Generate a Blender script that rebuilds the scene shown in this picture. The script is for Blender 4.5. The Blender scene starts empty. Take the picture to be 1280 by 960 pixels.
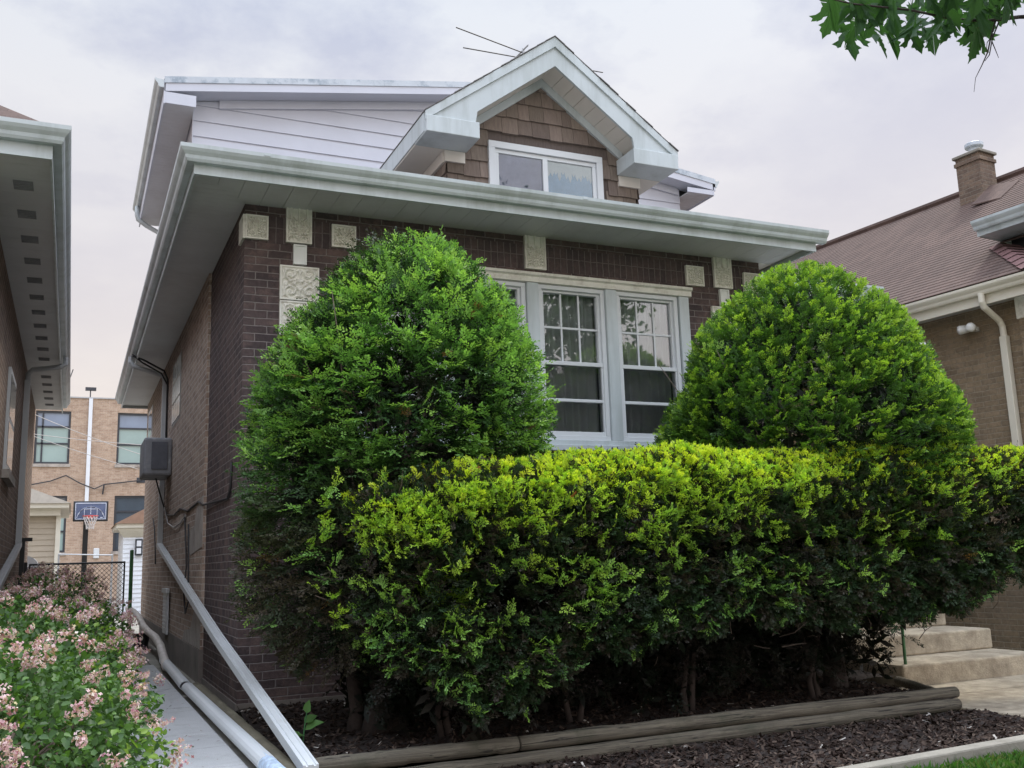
import bpy, math, random
import numpy as np
from mathutils import Matrix, Vector
random.seed(7); RNG = np.random.default_rng(11)
SC = bpy.context.scene; COL = SC.collection
rad = math.radians

# ------------------------------------------------------------------ materials
def nodes_of(name):
    m = bpy.data.materials.new(name); m.use_nodes = True
    nt = m.node_tree; nt.nodes.clear()
    out = nt.nodes.new('ShaderNodeOutputMaterial')
    return m, nt, out
def N(nt, t, **kw):
    n = nt.nodes.new(t)
    for k, v in kw.items():
        if k in n.inputs: n.inputs[k].default_value = v
        else: setattr(n, k, v)
    return n
def rgba(c): return (c[0], c[1], c[2], 1.0)
def mixc(nt, a, b, fac, blend='MIX'):
    n = nt.nodes.new('ShaderNodeMix'); n.data_type = 'RGBA'; n.blend_type = blend
    for s, v in ((0, fac), (6, a), (7, b)):
        if isinstance(v, bpy.types.NodeSocket): nt.links.new(v, n.inputs[s])
        elif s == 0: n.inputs[0].default_value = v
        else: n.inputs[s].default_value = rgba(v)
    return n.outputs[2]
def ramp(nt, sock, p0, p1, c0=(0,0,0), c1=(1,1,1)):
    r = nt.nodes.new('ShaderNodeValToRGB')
    r.color_ramp.elements[0].position = p0; r.color_ramp.elements[0].color = rgba(c0)
    r.color_ramp.elements[1].position = p1; r.color_ramp.elements[1].color = rgba(c1)
    nt.links.new(sock, r.inputs[0]); return r.outputs[0]
def noise(nt, coord, scale, detail=4, rough=.6, stretch=None):
    n = N(nt, 'ShaderNodeTexNoise', Scale=scale, Detail=detail, Roughness=rough)
    if stretch:
        mp = N(nt, 'ShaderNodeMapping'); mp.inputs['Scale'].default_value = stretch
        nt.links.new(coord, mp.inputs[0]); coord = mp.outputs[0]
    nt.links.new(coord, n.inputs['Vector']); return n.outputs[0]

def plain(name, col, rough=.6, var=.15, vscale=3., bump=0., bscale=40., dirt=None, dscale=1.2, dlo=.5, dhi=.75, stretch=None, metal=0., spec=.5):
    """A surface of one colour with uneven tone, optional stains of another colour, optional fine relief."""
    m, nt, out = nodes_of(name)
    tc = N(nt, 'ShaderNodeTexCoord'); co = tc.outputs['Object']
    b = N(nt, 'ShaderNodeBsdfPrincipled', Roughness=rough, Metallic=metal)
    b.inputs['Specular IOR Level'].default_value = spec
    lo = tuple(c*(1-var) for c in col); hi = tuple(min(1, c*(1+var)) for c in col)
    c = mixc(nt, lo, hi, ramp(nt, noise(nt, co, vscale, 5, .65), .3, .7))
    if dirt is not None:
        c = mixc(nt, c, dirt, ramp(nt, noise(nt, co, dscale, 6, .7, stretch), dlo, dhi))
    nt.links.new(c, b.inputs['Base Color'])
    if bump:
        bp = N(nt, 'ShaderNodeBump', Strength=bump, Distance=.01)
        nt.links.new(noise(nt, co, bscale, 6, .7), bp.inputs['Height']); nt.links.new(bp.outputs[0], b.inputs['Normal'])
    nt.links.new(b.outputs[0], out.inputs[0]); return m

def brick_mat(name, c1, c2, c3, mortar, bw=.205, rh=.068, ms=.011, stain=None, slo=.52, shi=.75, sscale=.9, rot=False, squash=None):
    """Running-bond brick laid out in metres on the wall's own UVs; colour differs brick by brick."""
    m, nt, out = nodes_of(name)
    tc = N(nt, 'ShaderNodeTexCoord'); uv = tc.outputs['UV']; co = tc.outputs['Object']
    if rot:
        mp = N(nt, 'ShaderNodeMapping'); mp.inputs['Rotation'].default_value = (0, 0, rad(90))
        nt.links.new(uv, mp.inputs[0]); uv = mp.outputs[0]
    # slightly uneven laying
    nz = N(nt, 'ShaderNodeTexNoise', Scale=9., Detail=3.); nt.links.new(uv, nz.inputs['Vector'])
    ad = N(nt, 'ShaderNodeVectorMath', operation='MULTIPLY_ADD'); nt.links.new(nz.outputs[1], ad.inputs[0])
    ad.inputs[1].default_value = (.013, .012, 0); nt.links.new(uv, ad.inputs[2])
    def bt(a, b, mo, off=None):
        t = N(nt, 'ShaderNodeTexBrick', Scale=1.); t.inputs['Brick Width'].default_value = bw; t.inputs['Row Height'].default_value = rh
        t.inputs['Mortar Size'].default_value = ms*.5; t.inputs['Mortar Smooth'].default_value = .6; t.inputs['Bias'].default_value = 0
        t.inputs['Color1'].default_value = rgba(a); t.inputs['Color2'].default_value = rgba(b); t.inputs['Mortar'].default_value = rgba(mo)
        t.offset = 0 if rot else .5
        nt.links.new(ad.outputs[0], t.inputs['Vector']); return t
    t = bt(c1, c2, mortar)
    fine = noise(nt, co, 26, 6, .7)
    c = mixc(nt, t.outputs[0], c3, ramp(nt, noise(nt, co, 4.5, 5, .75), .47, .72))
    c = mixc(nt, c, mortar, t.outputs['Fac'])
    g = ramp(nt, fine, .25, .75, (.72, .72, .72), (1.25, 1.25, 1.25))
    c = mixc(nt, c, g, 1., 'MULTIPLY')
    if stain is not None:
        c = mixc(nt, c, stain, ramp(nt, noise(nt, co, sscale, 7, .72), slo, shi, (0, 0, 0), (.75, .75, .75)))
    b = N(nt, 'ShaderNodeBsdfPrincipled', Roughness=.88); b.inputs['Specular IOR Level'].default_value = .25
    nt.links.new(c, b.inputs['Base Color'])
    inv = N(nt, 'ShaderNodeMath', operation='MULTIPLY_ADD'); nt.links.new(t.outputs['Fac'], inv.inputs[0]); inv.inputs[1].default_value = -1.; nt.links.new(fine, inv.inputs[2])
    bp = N(nt, 'ShaderNodeBump', Strength=.9, Distance=.008); nt.links.new(inv.outputs[0], bp.inputs['Height'])
    nt.links.new(bp.outputs[0], b.inputs['Normal']); nt.links.new(b.outputs[0], out.inputs[0]); return m

def paving_mat(name, col, dirt):
    """poured concrete: blotches, fine aggregate, a few hairline cracks"""
    m, nt, out = nodes_of(name); tc = N(nt, 'ShaderNodeTexCoord'); co = tc.outputs['Object']
    c = mixc(nt, tuple(x*.9 for x in col), tuple(x*1.08 for x in col), ramp(nt, noise(nt, co, 1.4, 6, .65), .3, .7))
    c = mixc(nt, c, dirt, ramp(nt, noise(nt, co, 2.6, 7, .72), .5, .78))
    c = mixc(nt, c, ramp(nt, noise(nt, co, 150, 3), .3, .7, (.8, .8, .8), (1.15, 1.15, 1.15)), 1., 'MULTIPLY')
    wv = N(nt, 'ShaderNodeTexNoise', Scale=3., Detail=5.); nt.links.new(co, wv.inputs['Vector']); ad = N(nt, 'ShaderNodeVectorMath', operation='MULTIPLY_ADD'); nt.links.new(wv.outputs[1], ad.inputs[0]); ad.inputs[1].default_value = (.5, .5, 0); nt.links.new(co, ad.inputs[2])
    v = N(nt, 'ShaderNodeTexVoronoi', Scale=.32); v.feature = 'DISTANCE_TO_EDGE'; nt.links.new(ad.outputs[0], v.inputs['Vector'])
    c = mixc(nt, c, tuple(x*.35 for x in col), ramp(nt, v.outputs['Distance'], .0, .003, (.6, .6, .6), (0, 0, 0)))
    b = N(nt, 'ShaderNodeBsdfPrincipled', Roughness=.92); nt.links.new(c, b.inputs['Base Color'])
    bp = N(nt, 'ShaderNodeBump', Strength=.4, Distance=.004); nt.links.new(noise(nt, co, 120, 4), bp.inputs['Height']); nt.links.new(bp.outputs[0], b.inputs['Normal']); nt.links.new(b.outputs[0], out.inputs[0]); return m
def leaf_mat(name, rough=.45, trans=.35, spec=.4):
    """Leaf: own colour per leaf from the mesh, light passes through in part."""
    m, nt, out = nodes_of(name)
    a = N(nt, 'ShaderNodeAttribute', attribute_name='leaf_colour')
    b = N(nt, 'ShaderNodeBsdfPrincipled', Roughness=rough); b.inputs['Specular IOR Level'].default_value = spec
    tr = N(nt, 'ShaderNodeBsdfTranslucent')
    bright = mixc(nt, a.outputs[0], (1.15, 1.25, .6), 1., 'MULTIPLY')
    nt.links.new(a.outputs[0], b.inputs['Base Color']); nt.links.new(bright, tr.inputs[0])
    mx = N(nt, 'ShaderNodeMixShader'); mx.inputs[0].default_value = trans
    nt.links.new(b.outputs[0], mx.inputs[1]); nt.links.new(tr.outputs[0], mx.inputs[2]); nt.links.new(mx.outputs[0], out.inputs[0]); return m

def pane_mat(name, tint=(.8, .85, .85), mirror=.35):
    """Thin window glass: part mirror, part clear."""
    m, nt, out = nodes_of(name)
    fr = N(nt, 'ShaderNodeFresnel', IOR=1.5)
    ma = N(nt, 'ShaderNodeMath', operation='MULTIPLY_ADD'); nt.links.new(fr.outputs[0], ma.inputs[0]); ma.inputs[1].default_value = 1.4; ma.inputs[2].default_value = mirror; ma.use_clamp = True
    gl = N(nt, 'ShaderNodeBsdfGlossy', Roughness=.015, Color=rgba((.95, .97, 1)))
    tr = N(nt, 'ShaderNodeBsdfTransparent', Color=rgba(tint))
    tc = N(nt, 'ShaderNodeTexCoord')
    bp = N(nt, 'ShaderNodeBump', Strength=.06, Distance=.02); nt.links.new(noise(nt, tc.outputs['Object'], 2.2, 2), bp.inputs['Height']); nt.links.new(bp.outputs[0], gl.inputs['Normal'])
    mx = N(nt, 'ShaderNodeMixShader'); nt.links.new(ma.outputs[0], mx.inputs[0]); nt.links.new(tr.outputs[0], mx.inputs[1]); nt.links.new(gl.outputs[0], mx.inputs[2])
    nt.links.new(mx.outputs[0], out.inputs[0]); return m

def shingle_mat(name, c1, c2, bw=.3, rh=.13):
    m, nt, out = nodes_of(name)
    tc = N(nt, 'ShaderNodeTexCoord'); uv = tc.outputs['UV']; co = tc.outputs['Object']
    t = N(nt, 'ShaderNodeTexBrick', Scale=1.); t.inputs['Brick Width'].default_value = bw; t.inputs['Row Height'].default_value = rh
    t.inputs['Mortar Size'].default_value = .003; t.inputs['Color1'].default_value = rgba(c1); t.inputs['Color2'].default_value = rgba(c2)
    t.inputs['Mortar'].default_value = rgba(tuple(c*.45 for c in c1)); nt.links.new(uv, t.inputs['Vector'])
    c = mixc(nt, t.outputs[0], ramp(nt, noise(nt, co, 60, 4), .3, .7, (.7, .7, .7), (1.3, 1.3, 1.3)), 1., 'MULTIPLY')
    c = mixc(nt, c, tuple(x*1.5 for x in c2), ramp(nt, noise(nt, co, 1.1, 6, .7), .5, .8, (0, 0, 0), (.6, .6, .6)))
    b = N(nt, 'ShaderNodeBsdfPrincipled', Roughness=.9); nt.links.new(c, b.inputs['Base Color'])
    bp = N(nt, 'ShaderNodeBump', Strength=.5, Distance=.004); nt.links.new(noise(nt, co, 90, 3), bp.inputs['Height']); nt.links.new(bp.outputs[0], b.inputs['Normal'])
    nt.links.new(b.outputs[0], out.inputs[0]); return m

M = {}
M['brick_dark'] = brick_mat('brick_dark', (.115, .083, .080), (.062, .048, .050), (.18, .125, .112), (.235, .205, .195), ms=.012, stain=(.15, .125, .122), slo=.6, shi=.85)
M['brick_soldier'] = brick_mat('brick_soldier', (.095, .070, .070), (.068, .053, .056), (.135, .098, .092), (.19, .165, .16), bw=.25, rh=.068, ms=.012, rot=True)
M['brick_common'] = brick_mat('brick_common', (.44, .33, .26), (.27, .195, .155), (.58, .46, .37), (.56, .50, .44), ms=.014, stain=(.60, .52, .44), slo=.55, shi=.8, sscale=.8)
M['brick_left'] = brick_mat('brick_left', (.26, .185, .145), (.17, .125, .10), (.35, .26, .20), (.38, .33, .29), ms=.014, stain=(.26, .23, .21), slo=.58, shi=.85)
M['brick_tan'] = brick_mat('brick_tan', (.26, .195, .125), (.19, .145, .098), (.32, .24, .16), (.33, .28, .21), ms=.012, stain=(.22, .18, .14), slo=.5, shi=.8)
M['brick_chimney'] = brick_mat('brick_chimney', (.19, .135, .10), (.13, .095, .075), (.24, .18, .13), (.25, .21, .17), ms=.012)
M['brick_school'] = brick_mat('brick_school', (.50, .365, .27), (.37, .255, .185), (.57, .44, .34), (.54, .46, .38), bw=.22, rh=.075, ms=.012)
M['mortar'] = plain('mortar', (.40, .36, .32), .95, .2, 6, .8, 30, dirt=(.20, .16, .14), dscale=3.5)
M['foundation'] = plain('foundation', (.20, .175, .155), .95, .25, 4, .6, 25, dirt=(.10, .095, .07), dscale=2.)
M['white_trim'] = plain('white_trim', (.53, .585, .605), .4, .06, 2, .04, 8, dirt=(.31, .35, .335), dscale=3.2, dlo=.47, dhi=.82, stretch=(1, 1, .12))
M['white_vinyl'] = plain('white_vinyl', (.66, .69, .71), .35, .03, 2, dirt=(.60, .62, .62), dscale=2.5, dlo=.62, dhi=.9)
M['siding'] = plain('siding', (.58, .60, .67), .5, .05, 1.2, .03, 12)
M['soffit'] = plain('soffit', (.62, .63, .64), .5, .05, 1.5, dirt=(.52, .52, .52), dscale=1.4)
M['soffit_right'] = plain('soffit_right', (.70, .67, .60), .5, .04, 1.5)
M['soffit_dormer'] = plain('soffit_dormer', (.70, .66, .60), .5, .04, 1.5)
M['weathered_metal'] = plain('weathered_metal', (.52, .57, .62), .5, .1, 3, dirt=(.28, .34, .40), dscale=5, dlo=.5, dhi=.65)
M['dark_shingle'] = shingle_mat('dark_shingle', (.13, .125, .125), (.17, .16, .16))
M['red_shingle'] = shingle_mat('red_shingle', (.074, .045, .036), (.105, .066, .053), .33, .125)
M['hip_cap'] = plain('hip_cap', (.15, .075, .072), .9, .2, 12, .4, 60)
M['terracotta'] = plain('terracotta', (.78, .77, .70), .55, .08, 5, .15, 60, dirt=(.52, .49, .42), dscale=9, dlo=.5, dhi=.75)
M['terracotta_clean'] = plain('terracotta_clean', (.78, .80, .78), .5, .05, 5)
M['curtain'] = plain('curtain', (.50, .51, .50), .9, .08, 5)
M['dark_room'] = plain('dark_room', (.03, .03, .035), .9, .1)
M['glass'] = pane_mat('glass', (.88, .9, .9), .0)
M['glass_upper'] = pane_mat('glass_upper', (.88, .9, .9), .05)
M['glass_school'] = plain('glass_school', (.30, .40, .38), .12, .1, .5)
M['school_dark_glass'] = plain('school_dark_glass', (.05, .07, .09), .06, .2, .8, spec=.9)
M['dark_frame'] = plain('dark_frame', (.035, .04, .05), .4, .1)
M['blue_curtain'] = plain('blue_curtain', (.34, .55, .78), .8, .12, 7)
M['lace'] = plain('lace', (.75, .80, .82), .8, .06, 9)
M['mauve_curtain'] = plain('mauve_curtain', (.30, .30, .46), .8, .2, 6)
M['concrete'] = paving_mat('concrete', (.44, .44, .44), (.30, .295, .28))
M['concrete_old'] = plain('concrete_old', (.25, .235, .20), .95, .18, 3, .6, 45, dirt=(.15, .135, .11), dscale=2.2)
M['step_concrete'] = plain('step_concrete', (.42, .36, .27), .95, .28, 9, 1., 55, dirt=(.22, .18, .13), dscale=3.4, dlo=.46, dhi=.74)
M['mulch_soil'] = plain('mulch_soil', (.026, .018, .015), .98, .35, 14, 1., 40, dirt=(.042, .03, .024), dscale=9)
M['soil'] = plain('soil', (.055, .06, .03), .98, .3, 3, .8, 20)
def wood_mat(name, c0, c1, c2):
    """weathered timber: long grain streaks, cracks along the length, greenish blotches"""
    m, nt, out = nodes_of(name); tc = N(nt, 'ShaderNodeTexCoord'); co = tc.outputs['Object']
    g = noise(nt, co, 4, 8, .75, (.35, 14, 14)); c = mixc(nt, c0, c1, ramp(nt, g, .35, .65))
    c = mixc(nt, c, tuple(x*.25 for x in c0), ramp(nt, noise(nt, co, 7, 4, .7, (.18, 9, 9)), .56, .62))
    c = mixc(nt, c, c2, ramp(nt, noise(nt, co, 2.2, 6, .7), .5, .7))
    b = N(nt, 'ShaderNodeBsdfPrincipled', Roughness=.92); nt.links.new(c, b.inputs['Base Color'])
    bp = N(nt, 'ShaderNodeBump', Strength=.9, Distance=.012); nt.links.new(g, bp.inputs['Height']); nt.links.new(bp.outputs[0], b.inputs['Normal']); nt.links.new(b.outputs[0], out.inputs[0]); return m
M['wood_weathered'] = wood_mat('wood_weathered', (.062, .053, .040), (.165, .145, .108), (.05, .052, .032))
M['log'] = plain('log', (.12, .105, .07), .9, .25, 4, .7, 25, dirt=(.21, .19, .13), dscale=4, stretch=(3, .6, 3))
M['pipe_white'] = plain('pipe_white', (.56, .58, .59), .45, .05, 2, dirt=(.48, .46, .43), dscale=3, dlo=.55, dhi=.85)
M['hose'] = plain('hose', (.62, .57, .52), .55, .1, 6, dirt=(.42, .36, .31), dscale=5)
M['blue_bag'] = plain('blue_bag', (.45, .55, .68), .4, .4, 30)
M['grey_box'] = plain('grey_box', (.27, .275, .29), .7, .2, 5, .2, 30, dirt=(.40, .40, .41), dscale=6, dlo=.5, dhi=.7)
M['grey_panel'] = plain('grey_panel', (.11, .115, .135), .6, .2, 8)
M['cable'] = plain('cable', (.035, .033, .035), .6)
M['cable_pale'] = plain('cable_pale', (.4, .38, .36), .6)
M['black_metal'] = plain('black_metal', (.025, .027, .028), .5)
M['green_metal'] = plain('green_metal', (.05, .17, .06), .5, .3, 6)
M['galv'] = plain('galv', (.42, .43, .44), .45, .1, metal=.4)
M['shake'] = None
M['bark'] = plain('bark', (.045, .033, .028), .95, .35, 9, 1., 30)
M['twig'] = plain('twig', (.13, .10, .08), .95, .3, 20)
M['yew_leaf'] = leaf_mat('yew_leaf', .5, .38, .4)
M['lilac_leaf'] = leaf_mat('lilac_leaf', .5, .35, .35)
M['maple_leaf'] = leaf_mat('maple_leaf', .55, .45, .25)
M['petal'] = leaf_mat('petal', .7, .35, .2)
M['grass_blade'] = leaf_mat('grass_blade', .6, .35, .25)
M['chip'] = leaf_mat('chip', .95, .0, .1)
M['tan_siding'] = plain('tan_siding', (.40, .34, .26), .6, .06)
M['white_paint'] = plain('white_paint', (.75, .78, .82), .5, .04)
M['cream'] = plain('cream', (.66, .62, .52), .5, .05)
M['lamp_white'] = plain('lamp_white', (.72, .72, .70), .35, .05)
M['red_metal'] = plain('red_metal', (.5, .06, .05), .4)
M['board'] = plain('board', (.10, .13, .22), .25, .3, 1.2)
M['board_line'] = plain('board_line', (.62, .68, .78), .4)
M['net'] = plain('net', (.75, .72, .70), .8)

# shakes: per-shingle colour
def attr_mat(name, rough=.9, bump=.5, bscale=50, stretch=(1, 1, 1)):
    m, nt, out = nodes_of(name)
    a = N(nt, 'ShaderNodeAttribute', attribute_name='leaf_colour'); tc = N(nt, 'ShaderNodeTexCoord')
    n = noise(nt, tc.outputs['Object'], bscale, 5, .7, stretch)
    c = mixc(nt, a.outputs[0], ramp(nt, n, .25, .75, (.75, .75, .75), (1.25, 1.25, 1.25)), 1., 'MULTIPLY')
    b = N(nt, 'ShaderNodeBsdfPrincipled', Roughness=rough); nt.links.new(c, b.inputs['Base Color'])
    bp = N(nt, 'ShaderNodeBump', Strength=bump, Distance=.004); nt.links.new(n, bp.inputs['Height']); nt.links.new(bp.outputs[0], b.inputs['Normal'])
    nt.links.new(b.outputs[0], out.inputs[0]); return m
M['shake'] = attr_mat('shake', .9, .5, 40, (1, 1, .15))

# ------------------------------------------------------------------ objects
def tag(o, label, cat, group=None, kind=None):
    if label: o['label'] = label
    if cat: o['category'] = cat
    if group: o['group'] = group
    if kind: o['kind'] = kind
    return o
def thing(name, label, cat, loc=(0, 0, 0), rotz=0., group=None):
    o = bpy.data.objects.new(name, None); COL.objects.link(o); o.empty_display_size = .2
    o.matrix_basis = Matrix.Translation(loc) @ Matrix.Rotation(rotz, 4, 'Z')
    return tag(o, label, cat, group)
def attach(o, parent, local=False):
    if parent is not None:
        o.parent = parent
        if not local: o.matrix_parent_inverse = parent.matrix_basis.inverted() if parent.type == 'EMPTY' else Matrix.Identity(4)
    return o

class MB:
    """Collects shapes into one mesh; UVs in metres, projected along each face's main axis."""
    def __init__(s): s.v = []; s.f = []; s.c = []
    def add(s, vs, fs, col=None):
        b = len(s.v); s.v += [tuple(p) for p in vs]; s.f += [tuple(b+i for i in f) for f in fs]
        s.c += [col]*len(vs); return s
    def box(s, x0, x1, y0, y1, z0, z1, col=None):
        v = [(x0,y0,z0),(x1,y0,z0),(x1,y1,z0),(x0,y1,z0),(x0,y0,z1),(x1,y0,z1),(x1,y1,z1),(x0,y1,z1)]
        return s.add(v, [(0,3,2,1),(4,5,6,7),(0,1,5,4),(1,2,6,5),(2,3,7,6),(3,0,4,7)], col)
    def obox(s, c, ax, ay, az, col=None):
        """box about c with half-axis vectors"""
        c = Vector(c); ax = Vector(ax); ay = Vector(ay); az = Vector(az)
        v = [c+sx*ax+sy*ay+sz*az for sz in (-1, 1) for sx, sy in ((-1,-1),(1,-1),(1,1),(-1,1))]
        return s.add(v, [(0,3,2,1),(4,5,6,7),(0,1,5,4),(1,2,6,5),(2,3,7,6),(3,0,4,7)], col)
    def bar(s, a, b, w, h=None, up=(0, 0, 1), col=None):
        a = Vector(a); b = Vector(b); d = (b-a); L = d.length; d.normalize(); up = Vector(up)
        if abs(d.dot(up)) > .98: up = Vector((1, 0, 0))
        sd = d.cross(up).normalized(); u = sd.cross(d).normalized(); h = h or w
        return s.obox((a+b)/2, d*L/2, sd*w/2, u*h/2, col)
    def prism(s, poly, d):
        """closed polygon (3D points) extruded by vector d"""
        n = len(poly); d = Vector(d); a = [Vector(p) for p in poly]; b = [p+d for p in a]
        return s.add(a+b, [tuple(range(n))[::-1], tuple(range(n, 2*n))] + [(i, (i+1) % n, n+(i+1) % n, n+i) for i in range(n)])
    def tube(s, pts, r, n=8, cap=True, col=None):
        pts = [Vector(p) for p in pts]; k = len(pts); rs = r if isinstance(r, (list, tuple)) else [r]*k
        vs = []; up = Vector((0, 0, 1))
        for i, p in enumerate(pts):
            d = (pts[min(i+1, k-1)]-pts[max(i-1, 0)]).normalized()
            if i == 0:
                ref = up if abs(d.dot(up)) < .9 else Vector((1, 0, 0)); sd = d.cross(ref).normalized()
            else: sd = (sd-d*sd.dot(d)).normalized()
            u = d.cross(sd)
            vs += [p+(sd*math.cos(2*math.pi*j/n)+u*math.sin(2*math.pi*j/n))*rs[i] for j in range(n)]
        fs = [(i*n+j, i*n+(j+1) % n, (i+1)*n+(j+1) % n, (i+1)*n+j) for i in range(k-1) for j in range(n)]
        if cap: fs += [tuple(range(n))[::-1], tuple(range((k-1)*n, k*n))]
        return s.add(vs, fs, col)
    def lathe(s, c, prof, n=20):
        """profile (radius, height) turned about the vertical through c"""
        vs = [(c[0]+r*math.cos(2*math.pi*j/n), c[1]+r*math.sin(2*math.pi*j/n), c[2]+z) for r, z in prof for j in range(n)]
        k = len(prof)
        fs = [(i*n+j, i*n+(j+1) % n, (i+1)*n+(j+1) % n, (i+1)*n+j) for i in range(k-1) for j in range(n)]
        return s.add(vs, fs+[tuple(range(n))[::-1], tuple(range((k-1)*n, k*n))])
    def sweep(s, prof, path, closed=False, caps=True):
        """profile (outward, up) swept along a flat path with mitred corners; outward is to the right of travel"""
        P = [Vector(p) for p in path]; k = len(P); n = len(prof); vs = []
        def right(a, b):
            d = (b-a); d.z = 0; d.normalize(); return Vector((d.y, -d.x, 0))
        for i in range(k):
            if i == 0: o = right(P[0], P[1])
            elif i == k-1: o = right(P[-2], P[-1])
            else:
                r1 = right(P[i-1], P[i]); r2 = right(P[i], P[i+1]); o = (r1+r2); o = o/(o.dot(r1))
            vs += [P[i]+o*a+Vector((0, 0, b)) for a, b in prof]
        fs = [(i*n+j, i*n+(j+1) % n, (i+1)*n+(j+1) % n, (i+1)*n+j) for i in range(k-1) for j in range(n)]
        if caps: fs += [tuple(range(n)), tuple(range((k-1)*n, k*n))[::-1]]
        return s.add(vs, fs)
    def build(s, name, mat, parent=None, local=False, smooth=False, bevel=0.):
        me = bpy.data.meshes.new(name); me.from_pydata(s.v, [], s.f); me.update()
        uv = me.uv_layers.new(name='UVMap'); 
        for p in me.polygons:
            n = p.normal; ax = max(range(3), key=lambda i: abs(n[i]))
            for li in p.loop_indices:
                c = me.vertices[me.loops[li].vertex_index].co
                if ax == 0: q = (c.y, c.z)
                elif ax == 1: q = (c.x, c.z)
                else: q = (c.x, c.y)
                uv.data[li].uv = q
            p.use_smooth = smooth
        if any(c is not None for c in s.c):
            at = me.attributes.new('leaf_colour', 'FLOAT_COLOR', 'POINT')
            for i, c in enumerate(s.c): at.data[i].color = rgba(c or (.1, .1, .1))
        me.materials.append(mat)
        o = bpy.data.objects.new(name, me); COL.objects.link(o); attach(o, parent, local)
        if bevel:
            bv = o.modifiers.new('bevel', 'BEVEL'); bv.width = bevel; bv.segments = 2; bv.limit_method = 'ANGLE'
        return o

def np_obj(name, V, F, C, mat, parent=None, local=False, smooth=False):
    """mesh straight from arrays: V (n,3), F (m,k), C (n,3) own colour"""
    me = bpy.data.meshes.new(name); n = len(V); m, k = F.shape
    me.vertices.add(n); me.vertices.foreach_set('co', V.astype(np.float32).ravel())
    me.loops.add(m*k); me.loops.foreach_set('vertex_index', F.astype(np.int32).ravel())
    me.polygons.add(m); me.polygons.foreach_set('loop_start', np.arange(0, m*k, k, dtype=np.int32))
    if smooth: me.polygons.foreach_set('use_smooth', np.ones(m, bool))
    me.update(calc_edges=True)
    at = me.attributes.new('leaf_colour', 'FLOAT_COLOR', 'POINT')
    at.data.foreach_set('color', np.concatenate([C, np.ones((n, 1))], 1).astype(np.float32).ravel())
    me.materials.append(mat); o = bpy.data.objects.new(name, me); COL.objects.link(o); return attach(o, parent, local)
def unit(a): return a/np.maximum(np.linalg.norm(a, axis=-1, keepdims=True), 1e-9)
# ------------------------------------------------------------------ the brick bungalow
KG = [(0, 0), (.055, 0), (.068, .02), (.075, .045), (.098, .07), (.112, .092), (.115, .122), (.104, .124), (.098, .112), (.012, .105), (0, .105)]   # K-style gutter
H = thing('brick_bungalow', 'dark brick bungalow with white eaves, shingled dormer gable and two clipped yews before its window', 'house', (2.74, 0, 0))

b = MB()                                                   # front wall round the window opening
WX0, WX1, WZ0, WZ1 = .93, 4.53, 2.12, 3.845
b.box(0, WX0, 0, .22, .0, 3.868).box(WX1, 5.49, 0, .22, .0, 3.868).box(WX0, WX1, 0, .22, .0, WZ0).box(WX0, WX1, 0, .22, WZ1, 3.868)
b.box(0, 5.49, 0, .22, 4.112, 4.3)
b.box(5.27, 5.49, .22, 2.0, 0, 4.3)                        # return on the right
front = b.build('front_wall', M['brick_dark'], H)
b = MB(); b.box(0, 5.49, -.003, .22, 3.868, 4.112); b.build('soldier_course', M['brick_soldier'], H)
b = MB(); b.box(0, .22, .22, 2.21, .0, 3.868); b.box(0, .22, .22, 2.21, 4.112, 4.3); b.box(-.003, .22, .22, 2.21, 3.868, 4.112); b.build('side_wall', M['brick_dark'], H)
b = MB(); b.box(-.03, .2, 2.21, 11.38, 0.30, 4.3); b.build('common_brick_wall', M['brick_common'], H)
b = MB(); b.box(-.045, .2, 2.20, 11.39, -.3, .30); b.box(-.012, 5.5, -.02, 2.2, -.3, .03); b.build('foundation', M['foundation'], H)
# parged patches on the side wall, irregular outline
for (pts) in ([(2.215, 1.32), (3.3, 1.25), (3.55, 1.36), (3.4, 1.52), (2.95, 1.56), (2.8, 1.72), (2.42, 1.83), (2.215, 1.84)],
              [(2.215, .305), (3.9, .305), (3.7, .42), (3.1, .46), (2.8, .66), (2.215, .72)]):
    b = MB(); b.prism([(-.0295, y, z) for y, z in pts], (-.006, 0, 0)); b.build('mortar_patch', M['mortar'], H)
# wider rear body
b = MB(); b.box(5.49, 7.6, 1.6, 1.8, 0, 4.3).box(7.4, 7.6, 1.8, 11.38, 0, 4.3).box(.2, 7.4, 11.2, 11.38, 0, 4.3); b.build('rear_wall', M['brick_tan'], H)
b = MB(); b.box(6.1, 7.0, 1.56, 1.6, .62, 2.75); b.box(6.18, 6.92, 1.545, 1.56, .7, 2.68); dr = b.build('door', M['white_paint'], H, bevel=.01)
b = MB(); b.tube([(6.86, 1.54, 1.6), (6.86, 1.50, 1.6)], .012); b.lathe((6.86, 1.49, 1.575), [(.0, 0), (.02, .005), (.028, .025), (.02, .045), (0, .05)]); b.build('handle', M['galv'], dr)

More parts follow.
